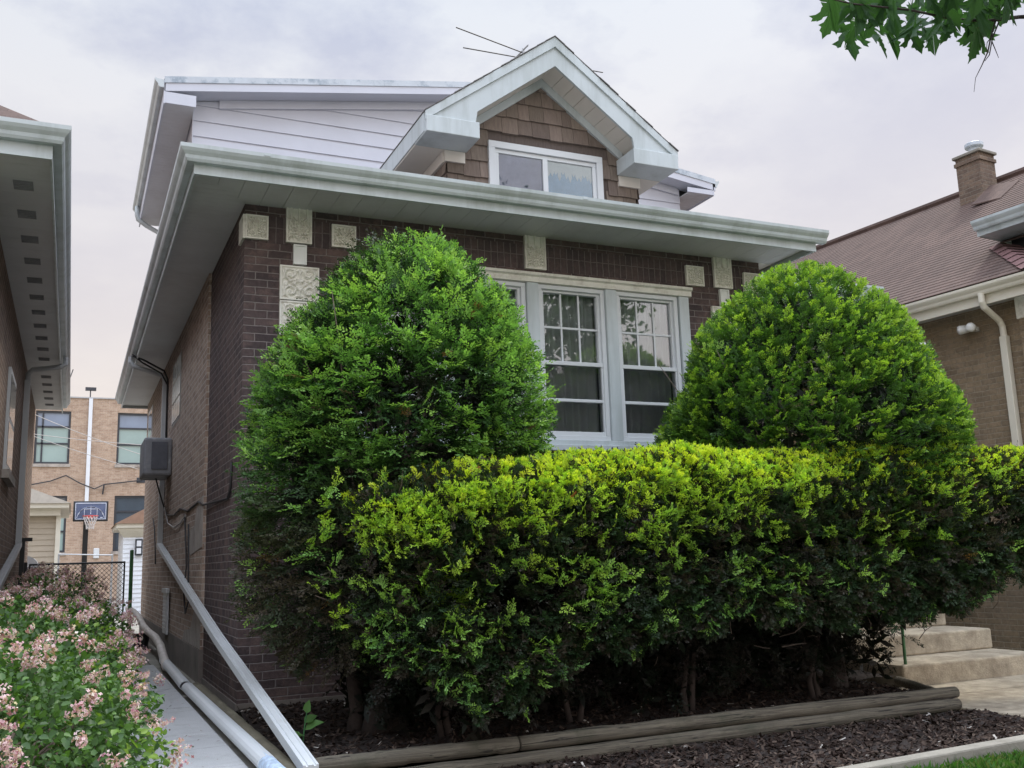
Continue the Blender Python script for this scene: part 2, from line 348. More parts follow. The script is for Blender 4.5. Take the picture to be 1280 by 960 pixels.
# ornament panels of white terracotta, modelled relief
def ornament(x0, x1, z0, z1, relief=1., wrap=False, style=0):
    b = MB(); pr = .035
    b.box(x0, x1, -pr+.012, .03, z0, z1)
    if wrap: b.box(x0-.02, x0, -pr+.012, .21, z0, z1)
    m = .014                                              # raised border
    for a in ((x0, x1, z0, z0+m), (x0, x1, z1-m, z1), (x0, x0+m, z0+m, z1-m), (x1-m, x1, z0+m, z1-m)): b.box(a[0], a[1], -pr, -pr+.012, a[2], a[3])
    if relief:
        nx = 34; nz = max(20, int(34*(z1-z0)/(x1-x0))); vs = []; w = x1-x0-2*m; h = z1-z0-2*m
        for j in range(nz+1):
            for i in range(nx+1):
                u = i/nx*2-1; v = (j/nz*2-1)*h/w; a = abs(u)
                th = math.atan2(v, a-.5); r = math.hypot(a-.5, v*.8)
                if style == 1: r2 = math.hypot(a-.5, (v % 1.)-.5); t2 = math.atan2((v % 1.)-.5, a-.5); hgt = .5+.5*math.sin(22*r2+t2) if r2 < .4 else .5+.6*math.sin(14*a)*math.sin(13*v)
                else: hgt = .5+.62*math.sin(11*a+2.6*math.sin(6*v+1))*math.sin(10*v+2.2*math.sin(7*a))+.2*math.sin(23*r)
                hgt = max(0, min(1, (hgt-.35)*3.)); stem = math.exp(-(a/.07)**2); hgt = max(hgt, stem)
                if style == 2 and v > .25*h/w: hgt = .85 if (abs(a-.72) < .1 or a < .08) else .15
                e = min(1, 6*min(1-a, 1-abs(j/nz*2-1)))
                vs.append((x0+m+w*i/nx, -pr+.0125-.024*hgt*e, z0+m+h*j/nz))
        q = nx+1
        b.add(vs, [(j*q+i, j*q+i+1, (j+1)*q+i+1, (j+1)*q+i) for j in range(nz) for i in range(nx)])
    return b.build('ornament_panel', M['terracotta'] if relief else M['terracotta_clean'], H)
ornament(0.0, .195, 3.885, 4.10, wrap=True)
ornament(.35, .575, 3.885, 4.262, style=2); ornament(.755, .975, 3.885, 4.095)
ornament(.415, .53, 3.69, 3.87, relief=0); ornament(.30, .64, 3.365, 3.672, style=1); ornament(.30, .64, 3.05, 3.355, style=1)
ornament(2.655, 2.88, 3.865, 4.235, style=2)
ornament(4.515, 4.735, 3.86, 4.075); ornament(4.87, 5.10, 3.865, 4.235, style=2); ornament(4.93, 5.045, 3.67, 3.85, relief=0)
ornament(4.815, 5.155, 3.345, 3.655, style=1); ornament(5.255, 5.47, 3.855, 4.065)

# picture window: four double-hung units under one white head
b = MB(); b.prism([(WX0-.02, 0.0, 3.73), (WX0-.02, -.032, 3.735), (WX0-.02, -.036, 3.785), (WX0-.02, -.06, 3.80), (WX0-.02, -.062, 3.825), (WX0-.02, 0.0, 3.835)], (WX1-WX0+.05, 0, 0))
b.build('window_head', M['terracotta'], H)
b = MB(); b.box(WX0+.003, WX0+.12, -.025, .2, 2.2, 3.73).box(4.41, WX1-.003, -.025, .2, 2.2, 3.73)
for k in range(1, 4): b.box(3.66-.87*k+.743, 3.66-.87*(k-1)-.003, -.03, .2, 2.2, 3.73)
b.build('mullion', M['white_trim'], H, bevel=.006)
b = MB(); b.box(WX0-.04, WX1+.04, -.07, .2, 2.09, 2.15); b.box(WX0, WX1, -.035, .2, 2.15, 2.2); b.build('window_sill', M['white_trim'], H, bevel=.006)
for k in range(4):
    x0 = 3.66-.87*k; x1 = x0+.74; y = 0.0
    b = MB(); t = .045
    b.box(x0, x1, y, .12, 3.73-t, 3.728).box(x0, x1, y, .12, 2.202, 2.2+t).box(x0, x0+t, y, .12, 2.2+t, 3.73-t).box(x1-t, x1, y, .12, 2.2+t, 3.73-t)
    gx0, gx1 = x0+t, x1-t; s = .028
    b.box(gx0, gx1, y+.012, .10, 2.935, 2.975)                                          # meeting rail
    b.box(gx0, gx0+s, y+.03, .09, 2.975, 3.685).box(gx1-s, gx1, y+.03, .09, 2.975, 3.685).box(gx0+s, gx1-s, y+.03, .09, 3.66, 3.685)
    b.box(gx0, gx0+s*.6, y+.015, .07, 2.245, 2.935).box(gx1-s*.6, gx1, y+.015, .07, 2.245, 2.935)
    b.box(gx0+s*.6, gx1-s*.6, y+.015, .07, 2.245, 2.285)
    b.box(gx0+s*.6, gx1-s*.6, y+.012, .06, 2.575, 2.605)                                 # bar of the storm sash
    w = b.build('window', M['white_vinyl'], H, bevel=.004)
    b = MB()
    for i in (1, 2):
        cx = gx0+s+(gx1-gx0-2*s)*i/3; b.box(cx-.009, cx+.009, .052, .058, 2.975, 3.66)
    b.box(gx0+s, gx1-s, .051, .057, 3.305, 3.325); b.build('muntin', M['white_vinyl'], w)
    b = MB(); b.box(gx0+s, gx1-s, .062, .066, 2.975, 3.66); b.build('upper_pane', M['glass_upper'], w)
    b = MB(); b.box(gx0+s*.6, gx1-s*.6, .042, .046, 2.285, 2.935); b.build('lower_pane', M['glass'], w)
    # insect screen over the lower sash: real mesh of wires, drawn as a fine dark sheet
    b = MB(); n = 90; yy = .172
    vs = []; rngc = random.Random(k)
    ph = rngc.random()*6
    for i in range(n+1):
        u = i/n; x = x0+.02+(x1-x0-.04)*u; d = .034*math.sin(u*44+ph+1.5*math.sin(u*9+ph))+.01*math.sin(u*21)
        vs += [(x, yy+d, 2.21), (x, yy+d*.8, 3.72)]
    b.add(vs, [(2*i, 2*i+2, 2*i+3, 2*i+1) for i in range(n)]); b.build('curtain', M['curtain'], w, smooth=True)
def screen_mat():
    m, nt, out = nodes_of('insect_screen'); d = N(nt, 'ShaderNodeBsdfDiffuse', Color=rgba((.03, .032, .04))); t = N(nt, 'ShaderNodeBsdfTransparent')
    mx = N(nt, 'ShaderNodeMixShader'); mx.inputs[0].default_value = .12; nt.links.new(t.outputs[0], mx.inputs[1]); nt.links.new(d.outputs[0], mx.inputs[2]); nt.links.new(mx.outputs[0], out.inputs[0]); return m
M['screen'] = screen_mat()
for w in [c for c in H.children if c.name.startswith('window') and 'pane' not in c.name and c.name.split('.')[0] == 'window']:
    xs = [v.co.x for v in w.data.vertices]; x0 = min(xs)+.065; x1 = max(xs)-.065
    b = MB(); b.box(x0, x1, .026, .028, 2.29, 2.572); b.box(x0, x1, .026, .028, 2.608, 2.932); b.build('insect_screen', M['screen'], w)
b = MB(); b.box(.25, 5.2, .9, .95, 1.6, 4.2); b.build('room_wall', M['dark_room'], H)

# eaves: soffit boards, fascia, gutter
EX0, EX1, EY0, EY1 = -.50, 5.70, -.68, 11.4
b = MB(); SZ = 4.2
y = .0
yy = -.66
while yy < EY1-.02:                                        # side soffit, boards across the eave; mitred at the front corner
    ye = min(yy+.098, EY1-.02)
    if ye < 0:
        xr = yy+.16; b.prism([(EX0+.02, yy, SZ), (min(-.02, yy*.74), yy, SZ), (min(-.02, ye*.74), ye, SZ), (EX0+.02, ye, SZ)], (0, 0, .012))
    else: b.box(EX0+.02, -.002 if ye < 2.2 else -.032, yy, ye, SZ, SZ+.012)
    yy += .102
b.build('side_soffit', M['soffit'], H)
b = MB(); x = EX0+.02
while x < EX1-.05:
    xe = x+.196
    if x < 0: 
        xe2 = min(xe, 0); b.prism([(x, x/.74+.004, SZ), (x, EY0+.02, SZ), (xe2, EY0+.02, SZ), (xe2, min(xe2/.74+.004, -.002), SZ)], (0, 0, .012))
        if xe > 0: b.box(.0005, xe, EY0+.02, -.002, SZ, SZ+.012)
    else: b.box(x, min(xe, EX1-.03), EY0+.02, -.002, SZ, SZ+.012)
    x += .2
b.build('front_soffit', M['soffit'], H)
b = MB(); b.box(EX0+.02, -.001, EY0+.02, -.001, SZ+.0125, SZ+.02); b.build('soffit_corner', M['soffit'], H)
b = MB()
yy = 0.004
while yy < 1.5: b.box(5.492, EX1-.03, yy, yy+.196, SZ-.004, SZ+.008); yy += .2
b.build('right_soffit', M['soffit_right'], H)
b = MB(); fz0, fz1 = 4.145, 4.35                            # fascia boards
b.box(EX0, EX1, EY0, EY0+.02, fz0, fz1).box(EX0, EX0+.02, EY0+.02, EY1, fz0, fz1).box(EX1-.02, EX1, EY0+.02, 1.5, fz0, fz1).box(EX0+.02, -.0, EY1-.02, EY1, fz0, fz1)
b.build('fascia', M['white_trim'], H)
b = MB()
b.sweep(KG, [(EX0-.001, EY1, 4.225), (EX0-.001, EY0-.001, 4.225), (EX1+.09, EY0-.001, 4.225)][::1]); 
g = b.build('gutter', M['white_trim'], H)
b = MB()                                                   # gutter joints and hidden hangers' seams
for gx in (.02, 2.9): MB().box(gx, gx+.05, EY0-.1185, EY0-.1155, 4.325, 4.349).build('gutter_joint', M['white_trim'], g)
# eave of the wider rear body
b = MB(); b.box(5.74, 7.98, .86, .88, 4.16, 4.34); b.sweep(KG, [(5.75, .859, 4.235), (8.05, .859, 4.235)]); b.box(5.74, 7.96, .88, 1.6, 4.19, 4.2); b.build('rear_eave', M['white_trim'], H)
b = MB(); b.box(7.58, 7.62, -.25, 1.55, 3.36, 3.385); b.box(6.0, 7.62, -.25, -.215, 3.36, 3.385); b.box(6.0, 6.04, -.215, 1.55, 3.36, 3.385); b.box(6.04, 7.58, -.21, 1.6, 3.386, 3.40); b.build('door_canopy', M['white_vinyl'], H)

# main roof (low slope seen edge-on from the street)
b = MB(); k = .30; e0 = 4.352
def rz(d): return e0+k*d
fx0, fy0 = EX0-.06, EY0-.06
b.add([(fx0, fy0, e0), (EX1+.04, fy0, e0), (EX1+.04-.5, 4.7, rz(5.44)), (fx0+5.44, 4.7, rz(5.44)), (fx0, EY1, e0), (fx0+.7, EY1, rz(.7)), (fx0+.7, 4.7, rz(.7)), (fx0+.7, fy0+.7, rz(.7)), (EX1+.04, 4.7, rz(5.44)-.02)],
      [(0, 1, 8, 3), (0, 7, 6, 5, 4), (0, 3, 6, 7)])
b.add([(5.6, .8, 4.342), (8.1, .8, 4.342), (7.4, 4.8, 5.6), (5.6, 4.8, 5.6)], [(0, 1, 2, 3)])
b.add([(8.1, .8, 4.342), (8.1, 11.4, 4.342), (7.4, 11.4, 4.7), (7.4, 4.8, 5.6)], [(0, 1, 2, 3)])
b.build('roof', M['dark_shingle'], H)

# ------------------------------------------------ upper storey clad in white siding
AY = 4.65
RP = [(-.40, 7.45), (3.9, 8.15), (7.05, 7.36), (8.25, 7.20)]   # top line of the low roof
def rtop(x):
    for (x0, z0), (x1, z1) in zip(RP, RP[1:]):
        if x <= x1: return z0+(z1-z0)*(x-x0)/(x1-x0)
    return RP[-1][1]
b = MB(); z = 4.6
while z < 8.0:                                             # lapped boards, clipped under the rake
    zt = z+.232
    zr = lambda x: rtop(x)-.21
    def cut(zz, xa, xb, s):                                # where the rake's underside passes height zz
        for i in range(400):
            x = xa+(xb-xa)*i/399
            if zr(x) >= zz: return x
        return None
    l0, l1, r0, r1 = cut(z, 0., 3.9, 1), cut(zt, 0., 3.9, 1), cut(z, 7.74, 3.9, -1), cut(zt, 7.74, 3.9, -1)
    if l0 is not None and r0 is not None:
        yb = lambda zz: AY-.022+.018*(zz-z)/.232
        top = [(r1, zt), (l1, zt)] if l1 is not None and r1 is not None else [(3.9, zr(3.9))]
        pl = [(l0, z), (r0, z)]+([(7.74, zr(7.74))] if r0 == 7.74 and zr(7.74) < zt else [])+top+([(0., zr(0.))] if l0 == 0. and zr(0.) < zt else [])
        pl = [(x, yb(zz), zz) for x, zz in pl]; n = len(pl)
        b.add(pl+[(l0, AY+.02, z), (r0, AY+.02, z)], [tuple(range(n)), (0, n, n+1, 1)])
    z += .222
b.prism([(0.0, AY+.001, 4.6), (7.74, AY+.001, 4.6)]+[(x, AY+.001, rtop(x)-.2) for x in (7.74, 7.05, 3.9, 0.)], (0, .15, 0))
b.build('siding_wall', M['siding'], H)
b = MB(); b.box(0.0, .15, AY+.16, 9.4, 4.4, 7.25).box(7.59, 7.74, AY+.16, 9.4, 4.4, 7.05).box(.15, 7.59, 9.25, 9.4, 4.4, 7.05); b.box(-.012, .0, AY-.03, AY+.04, 4.4, 7.22); b.build('upper_side_wall', M['siding'], H)
b = MB(); F0 = AY-.32                                      # rake boards and weathered edge flashing
for (x0, z0), (x1, z1) in zip(RP, RP[1:]):
    b.prism([(x0, F0, z0-.20), (x1, F0, z1-.20), (x1, F0, z1-.085), (x0, F0, z0-.085)], (0, .03, 0))
    b.prism([(x0, F0+.03, z0-.2), (x1, F0+.03, z1-.2), (x1, F0+.03, z1-.185), (x0, F0+.03, z0-.185)], (0, AY-F0-.03, 0))
    if x0 > -.1 or True:
        xa = max(x0, .33); xb = min(x1, 7.7)
        if xb > xa: b.prism([(xa, AY-.05, rtop(xa)-.32), (xb, AY-.05, rtop(xb)-.32), (xb, AY-.05, rtop(xb)-.202), (xa, AY-.05, rtop(xa)-.202)], (0, .046, 0))
b.build('rake_board', M['siding'], H)
b = MB()
for (x0, z0), (x1, z1) in zip(RP, RP[1:]):
    b.prism([(x0, F0-.012, z0-.088), (x1, F0-.012, z1-.088), (x1, F0-.012, z1), (x0, F0-.012, z0)], (0, .03, 0))
b.build('roof_edge', M['weathered_metal'], H)
b = MB(); pts = RP
for (x0, z0), (x1, z1) in zip(pts, pts[1:]): b.add([(x0, F0, z0-.003), (x1, F0, z1-.003), (x1, 9.6, z1-.003), (x0, 9.6, z0-.003)], [(0, 1, 2, 3)])
b.build('upper_roof', M['dark_shingle'], H)
b = MB(); yy = F0+.04
b2 = MB()
while yy < 9.3: b.box(-.385, -.014, yy, yy+.097, 7.10, 7.112); b2.box(7.745, 8.2, yy, yy+.097, 6.93, 6.942); yy += .101
b.build('upper_soffit', M['soffit'], H); b2.build('upper_soffit', M['soffit'], H)
b = MB(); b.box(-.405, -.387, F0, 9.4, 7.08, 7.40); b.box(-.387, .0, F0+.004, F0+.02, 7.09, 7.245); b.build('upper_fascia', M['siding'], H)
b = MB(); b.box(8.2, 8.22, F0, 9.4, 6.91, 7.17); b.box(7.7, 8.2, F0+.004, F0+.02, 6.92, 7.0); b.build('upper_fascia', M['siding'], H)
b = MB(); b.sweep(KG, [(8.221, F0, 7.06), (8.221, 9.4, 7.06)]); b.build('upper_gutter', M['white_trim'], H)
b = MB(); b.sweep(KG, [(-.406, 9.4, 7.30), (-.406, F0, 7.30)]); ug = b.build('upper_gutter', M['white_trim'], H)
b = MB(); b.tube([(-.46, 9.0, 7.31), (-.46, 9.0, 7.16), (-.44, 9.0, 7.08), (-.3, 9.0, 6.98), (-.07, 9.0, 6.86), (-.05, 9.0, 6.7), (-.05, 9.0, 4.6)], .04, 10); b.build('downspout', M['white_trim'], ug, smooth=True)

# ------------------------------------------------ front dormer: gable with brown shakes
DY, DF = .95, .55                                         # wall plane, gable overhang plane
CX = 3.375; HALF = 1.51; ZE = 5.63; ZA = 6.745; SL = (ZA-ZE)/HALF
DX0, DX1 = 2.235, 4.565
rngs = random.Random(3)
b = MB(); z = 4.6; row = 0
def shake_col():
    t = rngs.random(); base = (.20, .155, .132); k = .72+.5*t; return (base[0]*k, base[1]*k*(1+.05*rngs.random()), base[2]*k)
WN0, WN1, WNZ0, WNZ1 = 2.70, 4.11, 4.88, 5.59
WC = 3.47                                                  # gable of the wall
while z < 6.7:
    x = DX0-rngs.random()*.1
    while x < DX1:
        w = rngs.uniform(.11, .24); xa = max(DX0-.006, x+.002); xb = min(DX1+.006, x+w-.002); zb = z+rngs.uniform(-.006, .006); zt = z+.24
        if xb-xa > .02:
            top = ZA-.16-SL*abs((xa+xb)/2-CX)
            inwin = xb > WN0+.01 and xa < WN1-.01 and zt > WNZ0 and zb < WNZ1-.02
            if zb < top-.02 and not (inwin and xa >= WN0-.2 and xb <= WN1+.2 and (xa+xb)/2 > WN0 and (xa+xb)/2 < WN1):
                if inwin: xb = min(xb, WN0+.01) if xa < WN0 else xb; xa = max(xa, WN1-.01) if xb > WN1 else xa
                c = shake_col(); zt = min(zt, top+.05)
                if xb-xa > .01 and zt > zb: b.add([(xa, DY-.034, zb), (xb, DY-.034, zb), (xb, DY-.008, zt), (xa, DY-.008, zt), (xa, DY, zb), (xb, DY, zb), (xb, DY, zt), (xa, DY, zt)], [(0, 1, 2, 3), (0, 4, 5, 1), (0, 3, 7, 4), (1, 5, 6, 2)], c)
        x += w
    # the side faces
    for sx, sg in ((DX0, -1), (DX1, 1)):
        y = DY-rngs.random()*.1
        while y < AY and z < 5.6:
            w = rngs.uniform(.11, .24); ya = max(DY-.03, y+.002); yb = min(AY, y+w-.002)
            if yb > ya:
                c = shake_col(); b.add([(sx+sg*.034, ya, z), (sx+sg*.034, yb, z), (sx+sg*.008, yb, min(z+.24, 5.62)), (sx+sg*.008, ya, min(z+.24, 5.62)), (sx, ya, z), (sx, yb, z)], [(0, 1, 2, 3) if sg > 0 else (3, 2, 1, 0), (0, 4, 5, 1)], c)
            y += w
    z += .186; row += 1
b.prism([(DX0, DY, 4.5), (DX1, DY, 4.5), (DX1, DY, ZE+.02), (CX, DY, ZA-.14), (DX0, DY, ZE+.02)], (0, .05, 0))
for i in range(len(b.c)):
    if b.c[i] is None: b.c[i] = (.12, .095, .085)
b.box(DX0, DX0+.05, DY+.05, AY, 4.5, 5.62, (.12, .095, .085)).box(DX1-.05, DX1, DY+.05, AY, 4.5, 5.62, (.12, .095, .085))
b.build('shake_wall', M['shake'], H)
# gable boards
b = MB(); T = .335                                           # vertical depth of the rake board
for sg in (-1, 1):
    P = lambda d, z: (CX+sg*d, DF, z)
    b.prism([P(0, ZA), P(HALF, ZE), P(HALF, ZE-.045), P(HALF-.55, ZE-.045), P(HALF-.57, ZA-T-SL*(HALF-.57)), P(0, ZA-T)], (0, .03, 0))
b.build('gable_board', M['white_trim'], H)
b = MB()
for sg in (-1, 1):                                         # crown strip along the top edge
    d = Vector((sg*HALF, 0, ZE-ZA)).normalized(); n = Vector((sg*-d.z, 0, abs(d.x)))
    b.prism([(CX+sg*-.0, DF-.022, ZA+.002), (CX+sg*(HALF+.012), DF-.022, ZE+.002-.009), (CX+sg*(HALF+.012), DF-.022, ZE-.10), (CX+sg*0, DF-.022, ZA-.115)], (0, .021, 0))
b.build('crown_moulding', M['white_trim'], H)
for sg in (-1, 1):                                         # boxed cornice returns
    b = MB(); xo, xi = CX+sg*(HALF+.005), CX+sg*(HALF-.58); x0, x1 = sorted((xo, xi))
    b.box(x0, x1, DF-.03, DY-.04, ZE-.225, ZE-.047) if sg else None
    xo2, xi2 = CX+sg*(HALF-.01), CX+sg*(HALF-.53); x0, x1 = sorted((xo2, xi2)) 
    b.build('cornice_return', M['white_trim'], H, bevel=.006)
    b = MB(); w0 = DX0 if sg < 0 else DX1
    x0, x1 = sorted((CX+sg*(HALF-.56), w0+sg*.04)); b.box(x0, x1, DY-.05, DY-.004, ZE-.35, ZE-.228)
    x0, x1 = sorted((w0+sg*.003, w0+sg*.05)); b.box(x0, x1, DY-.004, AY, ZE-.35, ZE-.228)
    b.build('frieze_board', M['soffit_dormer'], H)
    # eave soffit and fascia running back
    b = MB(); x0, x1 = sorted((CX+sg*HALF, w0+sg*.005)); b.box(x0, x1, DY-.038, AY, ZE-.225, ZE-.21); b.build('eave_soffit', M['soffit_dormer'], H)
    b = MB(); x0, x1 = sorted((CX+sg*(HALF-.02), CX+sg*(HALF+.012))); b.box(x0, x1, DF+.031, AY, ZE-.205, ZE-.006); b.build('eave_fascia', M['white_trim'], H)
# sloping soffit under the gable overhang, board by board, and bed moulding against the shakes
for sg in (-1, 1):
    b = MB(); d = 0.0
    while d < HALF-.5:
        d2 = d+.125; zo = -T+.02
        b.prism([(CX+sg*d, DF+.03, ZA+zo-SL*d), (CX+sg*d2, DF+.03, ZA+zo-SL*d2), (CX+sg*d2, DY-.012, ZA+zo-SL*d2), (CX+sg*d, DY-.012, ZA+zo-SL*d)], (0, 0, .015)); d += .13
    b.build('gable_soffit', M['soffit_dormer'], H)
    b = MB(); b.prism([(CX, DY-.055, ZA-T-.085), (CX+sg*(HALF-.5), DY-.055, ZA-T-.085-SL*(HALF-.5)), (CX+sg*(HALF-.5), DY-.055, ZA-T+.018-SL*(HALF-.5)), (CX, DY-.055, ZA-T+.018)], (0, .04, 0)); b.build('bed_moulding', M['white_trim'], H)
b = MB(); rr = random.Random(5)                            # dormer roof: lapped shingle courses with a ragged edge
for sg in (-1, 1):
    n = 14; L = HALF+.006
    for i in range(n):
        d0, d1 = L*i/n, L*(i+1)/n+.012; ov = rr.uniform(-.012, .004)
        za, zb = ZA+.004-SL*d0, ZA+.004-SL*d1
        b.prism([(CX+sg*d0, DF-.035-ov, za), (CX+sg*d1, DF-.035-ov, zb+.006), (CX+sg*d1, AY+.2, zb+.006), (CX+sg*d0, AY+.2, za)], (0, 0, .010))
b.build('dormer_roof', M['dark_shingle'], H)
# dormer window
b = MB(); t = .075
b.box(WN0, WN1, DY-.06, DY+.02, WNZ1-t, WNZ1).box(WN0, WN0+t, DY-.06, DY+.02, WNZ0, WNZ1-t).box(WN1-t, WN1, DY-.06, DY+.02, WNZ0, WNZ1-t).box(WN0, WN1, DY-.06, DY+.02, WNZ0-.06, WNZ0)
i0, i1, iz = WN0+t, WN1-t, WNZ1-t; q = .05
b.box(i0+.002, i1-.002, DY-.035, DY+.02, iz-q, iz-.003).box(i0+.002, i0+q, DY-.035, DY+.02, WNZ0+.002, iz-q).box(i1-q, i1-.002, DY-.035, DY+.02, WNZ0+.002, iz-q)
mx = (i0+i1)/2-.02; b.box(mx-.03, mx+.03, DY-.045, DY+.02, WNZ0+.002, iz-q)
dw = b.build('dormer_window', M['white_vinyl'], H, bevel=.004)
b = MB(); b.box(i0+q, mx-.03, DY-.022, DY-.02, WNZ0, iz-q).box(mx+.03, i1-q, DY-.022, DY-.02, WNZ0, iz-q); b.build('pane', M['glass'], dw)
b = MB(); b.box(i0+q, mx-.03, DY-.012, DY-.010, WNZ0, iz-q); b.build('left_curtain', M['mauve_curtain'], dw)
b = MB(); b.box(mx+.03, i1-q, DY-.010, DY-.008, WNZ0, iz-q); b.build('right_curtain', M['blue_curtain'], dw)
b = MB(); x = mx+.03; r5 = random.Random(9)                # scalloped lace valance
while x < i1-q-.01:
    w = .045; h = r5.uniform(.14, .23); x2 = min(x+w, i1-q); zt = iz-q
    b.prism([(x, DY-.0135, zt), (x, DY-.0135, zt-h*.75), (x+(x2-x)*.5, DY-.0135, zt-h), (x2, DY-.0135, zt-h*.75), (x2, DY-.0135, zt)], (0, .002, 0)); x = x2
b.build('lace_valance', M['lace'], dw)

# ------------------------------------------------ fittings on the side wall
b = MB(); b.tube([(-.56, 7.0, 4.24), (-.56, 7.0, 4.16), (-.52, 7.0, 4.10), (-.12, 7.0, 3.98), (-.075, 7.0, 3.93), (-.07, 7.0, 3.8)], .036, 8)
b.box(-.105, -.036, 6.96, 7.05, 1.40, 3.82); ds = b.build('downspout', M['pipe_white'], H)
b = MB()
def ribbed(b, a, c, w=.080, h=.056):
    a = Vector(a); c = Vector(c); d = (c-a).normalized(); sd = d.cross(Vector((0, 0, 1))).normalized(); u = sd.cross(d)
    n = 12; pr = [(-w/2, -h/2), (w/2, -h/2), (w/2, h/2), (w*.36, h/2), (w*.32, h/2-.007), (w*.2, h/2-.007), (w*.16, h/2), (-w*.16, h/2), (-w*.2, h/2-.007), (-w*.32, h/2-.007), (-w*.36, h/2), (-w/2, h/2)]
    vs = [a+sd*x+u*y for x, y in pr]+[c+sd*x+u*y for x, y in pr]
    b.add(vs, [(i, (i+1) % n, n+(i+1) % n, n+i) for i in range(n)]+[tuple(range(n))[::-1], tuple(range(n, 2*n))])
ribbed(b, (-.085, 6.9, 1.46), (-.10, .40, .52)); ribbed(b, (-.10, .42, .523), (-.085, -3.05, .06))
ex = b.build('leader_extension', M['pipe_white'], ds)
b = MB()
for t in (.18, .42): 
    p = Vector((-.085, 6.9, 1.46)).lerp(Vector((-.10, .40, .52)), t); d = (Vector((-.10, .40, .52))-Vector((-.085, 6.9, 1.46))).normalized(); b = MB(); ribbed(b, p, p+d*.035, .086, .061); b.build('pipe_joint', M['pipe_white'], ex)
b = MB(); b.box(-.40, -.032, 5.9, 6.75, 2.38, 2.90); ub = b.build('utility_box', M['grey_box'], H, bevel=.03)
b = MB(); b.box(-.30, -.09, 5.885, 5.8995, 2.46, 2.84); b.build('box_cover', M['grey_panel'], ub, bevel=.006)
b = MB(); b.box(-.075, -.046, 5.55, 6.1, .27, .80)
for i in range(9): b.box(-.085, -.0755, 5.60, 6.05, .33+.05*i, .355+.05*i)
b.box(-.095, -.046, 5.5, 6.14, .80, .86); b.build('wall_vent', M['pipe_white'], H, bevel=.004)
b = MB(); b.box(-.034, -.02, 4.9, 6.1, 3.05, 3.95); sw = b.build('side_window', M['mortar'], H)
b = MB(); 
for i in range(4):
    for j in range(3): b.box(-.042, -.035, 4.95+.285*i, 5.21+.285*i, 3.09+.285*j, 3.35+.285*j)
b.build('glass_block', plain('glass_block', (.42, .46, .44), .15, .1, 4), sw, bevel=.01)
b = MB(); b.box(-.04, -.02, 9.9, 10.9, 2.9, 4.0); rw = b.build('rear_side_window', M['white_vinyl'], H); b = MB(); b.box(-.043, -.0405, 9.98, 10.82, 2.98, 3.42).box(-.043, -.0405, 9.98, 10.82, 3.48, 3.92); b.build('pane', M['school_dark_glass'], rw)
def cable(pts, r=.010, m='cable'): b = MB(); b.tube(pts, r, 6); return b.build('cable', M[m], H, smooth=True)
cable([(-.55, 6.7, 4.19), (-.40, 6.75, 4.15), (-.10, 6.85, 4.02), (-.045, 6.86, 3.9), (-.043, 6.84, 2.92)], .014)
cable([(-.56, 6.6, 4.195), (-.42, 6.7, 4.10), (-.14, 6.8, 3.97), (-.05, 6.80, 3.8), (-.045, 6.78, 2.91)], .012)
cable([(-.2, 6.4, 2.38), (-.12, 6.7, 2.2), (-.045, 6.8, 2.0), (-.045, 6.3, 1.86), (-.045, 5.2, 1.80), (-.042, 4.5, 1.84), (-.042, 3.6, 1.76), (-.04, 2.6, 1.80), (-.035, 2.19, 1.74), (-.012, 1.4, 1.72), (-.012, .62, 1.70), (-.012, .47, 1.78), (-.012, .44, 2.0)], .011)
cable([(-.045, 6.7, 1.99), (-.06, 5.9, 1.72), (-.06, 5.0, 1.63), (-.045, 4.4, 1.66), (-.045, 3.8, 1.72)], .010, 'cable_pale')
cable([(-.045, 3.9, 1.73), (-.05, 3.7, 1.50), (-.05, 3.5, 1.15), (-.06, 3.6, .82), (-.07, 3.3, .62), (-.06, 3.1, .75), (-.05, 3.3, 1.1), (-.045, 3.45, 1.6)], .009)
cable([(-.045, 8.9, 1.95), (-.05, 8.4, 1.75), (-.045, 8.2, 1.45), (-.05, 8.0, 1.2)], .010)
# ------------------------------------------------------------------ ground
def sheet(name, poly, z, mat, th=None):
    b = MB(); zz = [z]*len(poly) if not isinstance(z, (list, tuple)) else z
    b.add([(x, y, q) for (x, y), q in zip(poly, zz)], [tuple(range(len(poly)))]); o = b.build(name, mat); o['kind'] = 'structure'; return o
b = MB(); xs = [-400, -60, -20, -6, -2.6, 0, 3, 8, 20, 60, 400]; ys = [-400, -60, -20, -9, -7.5, -4.4, -3, 0, 12, 40, 120, 400]
def gz(x, y): return -.16 if y > -4.4 else max(-.62, -.16+.15*(y+4.4))
vs = [(x, y, gz(x, y)) for y in ys for x in xs]; q = len(xs)
b.add(vs, [(j*q+i, j*q+i+1, (j+1)*q+i+1, (j+1)*q+i) for j in range(len(ys)-1) for i in range(q-1)]); o = b.build('ground', M['soil']); o['kind'] = 'structure'
def slabs(name, x0, x1, ys, z, mat, gap=.016):
    b = MB()
    for ya, yb in zip(ys, ys[1:]): b.box(x0, x1, ya+gap/2, yb-gap/2, z-.1, z)
    o = b.build(name, mat, bevel=.006); o['kind'] = 'structure'; return o
slabs('side_walk', -1.15, -.30, [-9, -7.2, -5.4, -3.6, -2.35, -1.12, .3, 1.7, 3.05, 4.4], .0, M['concrete'])
slabs('rear_walk', -1.75, -.12, [4.405, 6.5, 9, 11.5, 14, 18], -.05, M['concrete_old'])
sheet('back_yard', [(-14, 11.5), (14, 11.5), (14, 39.9), (-14, 39.9)], -.12, M['concrete_old'])
b = MB(); b.box(-.30, -.03, -2.6, 11.4, -.15, -.03); o = b.build('wall_strip', M['concrete_old']); o['kind'] = 'structure'
slabs('sidewalk', -30, 30, [-12.4, -11.6, -10.9], -.55, M['concrete'])
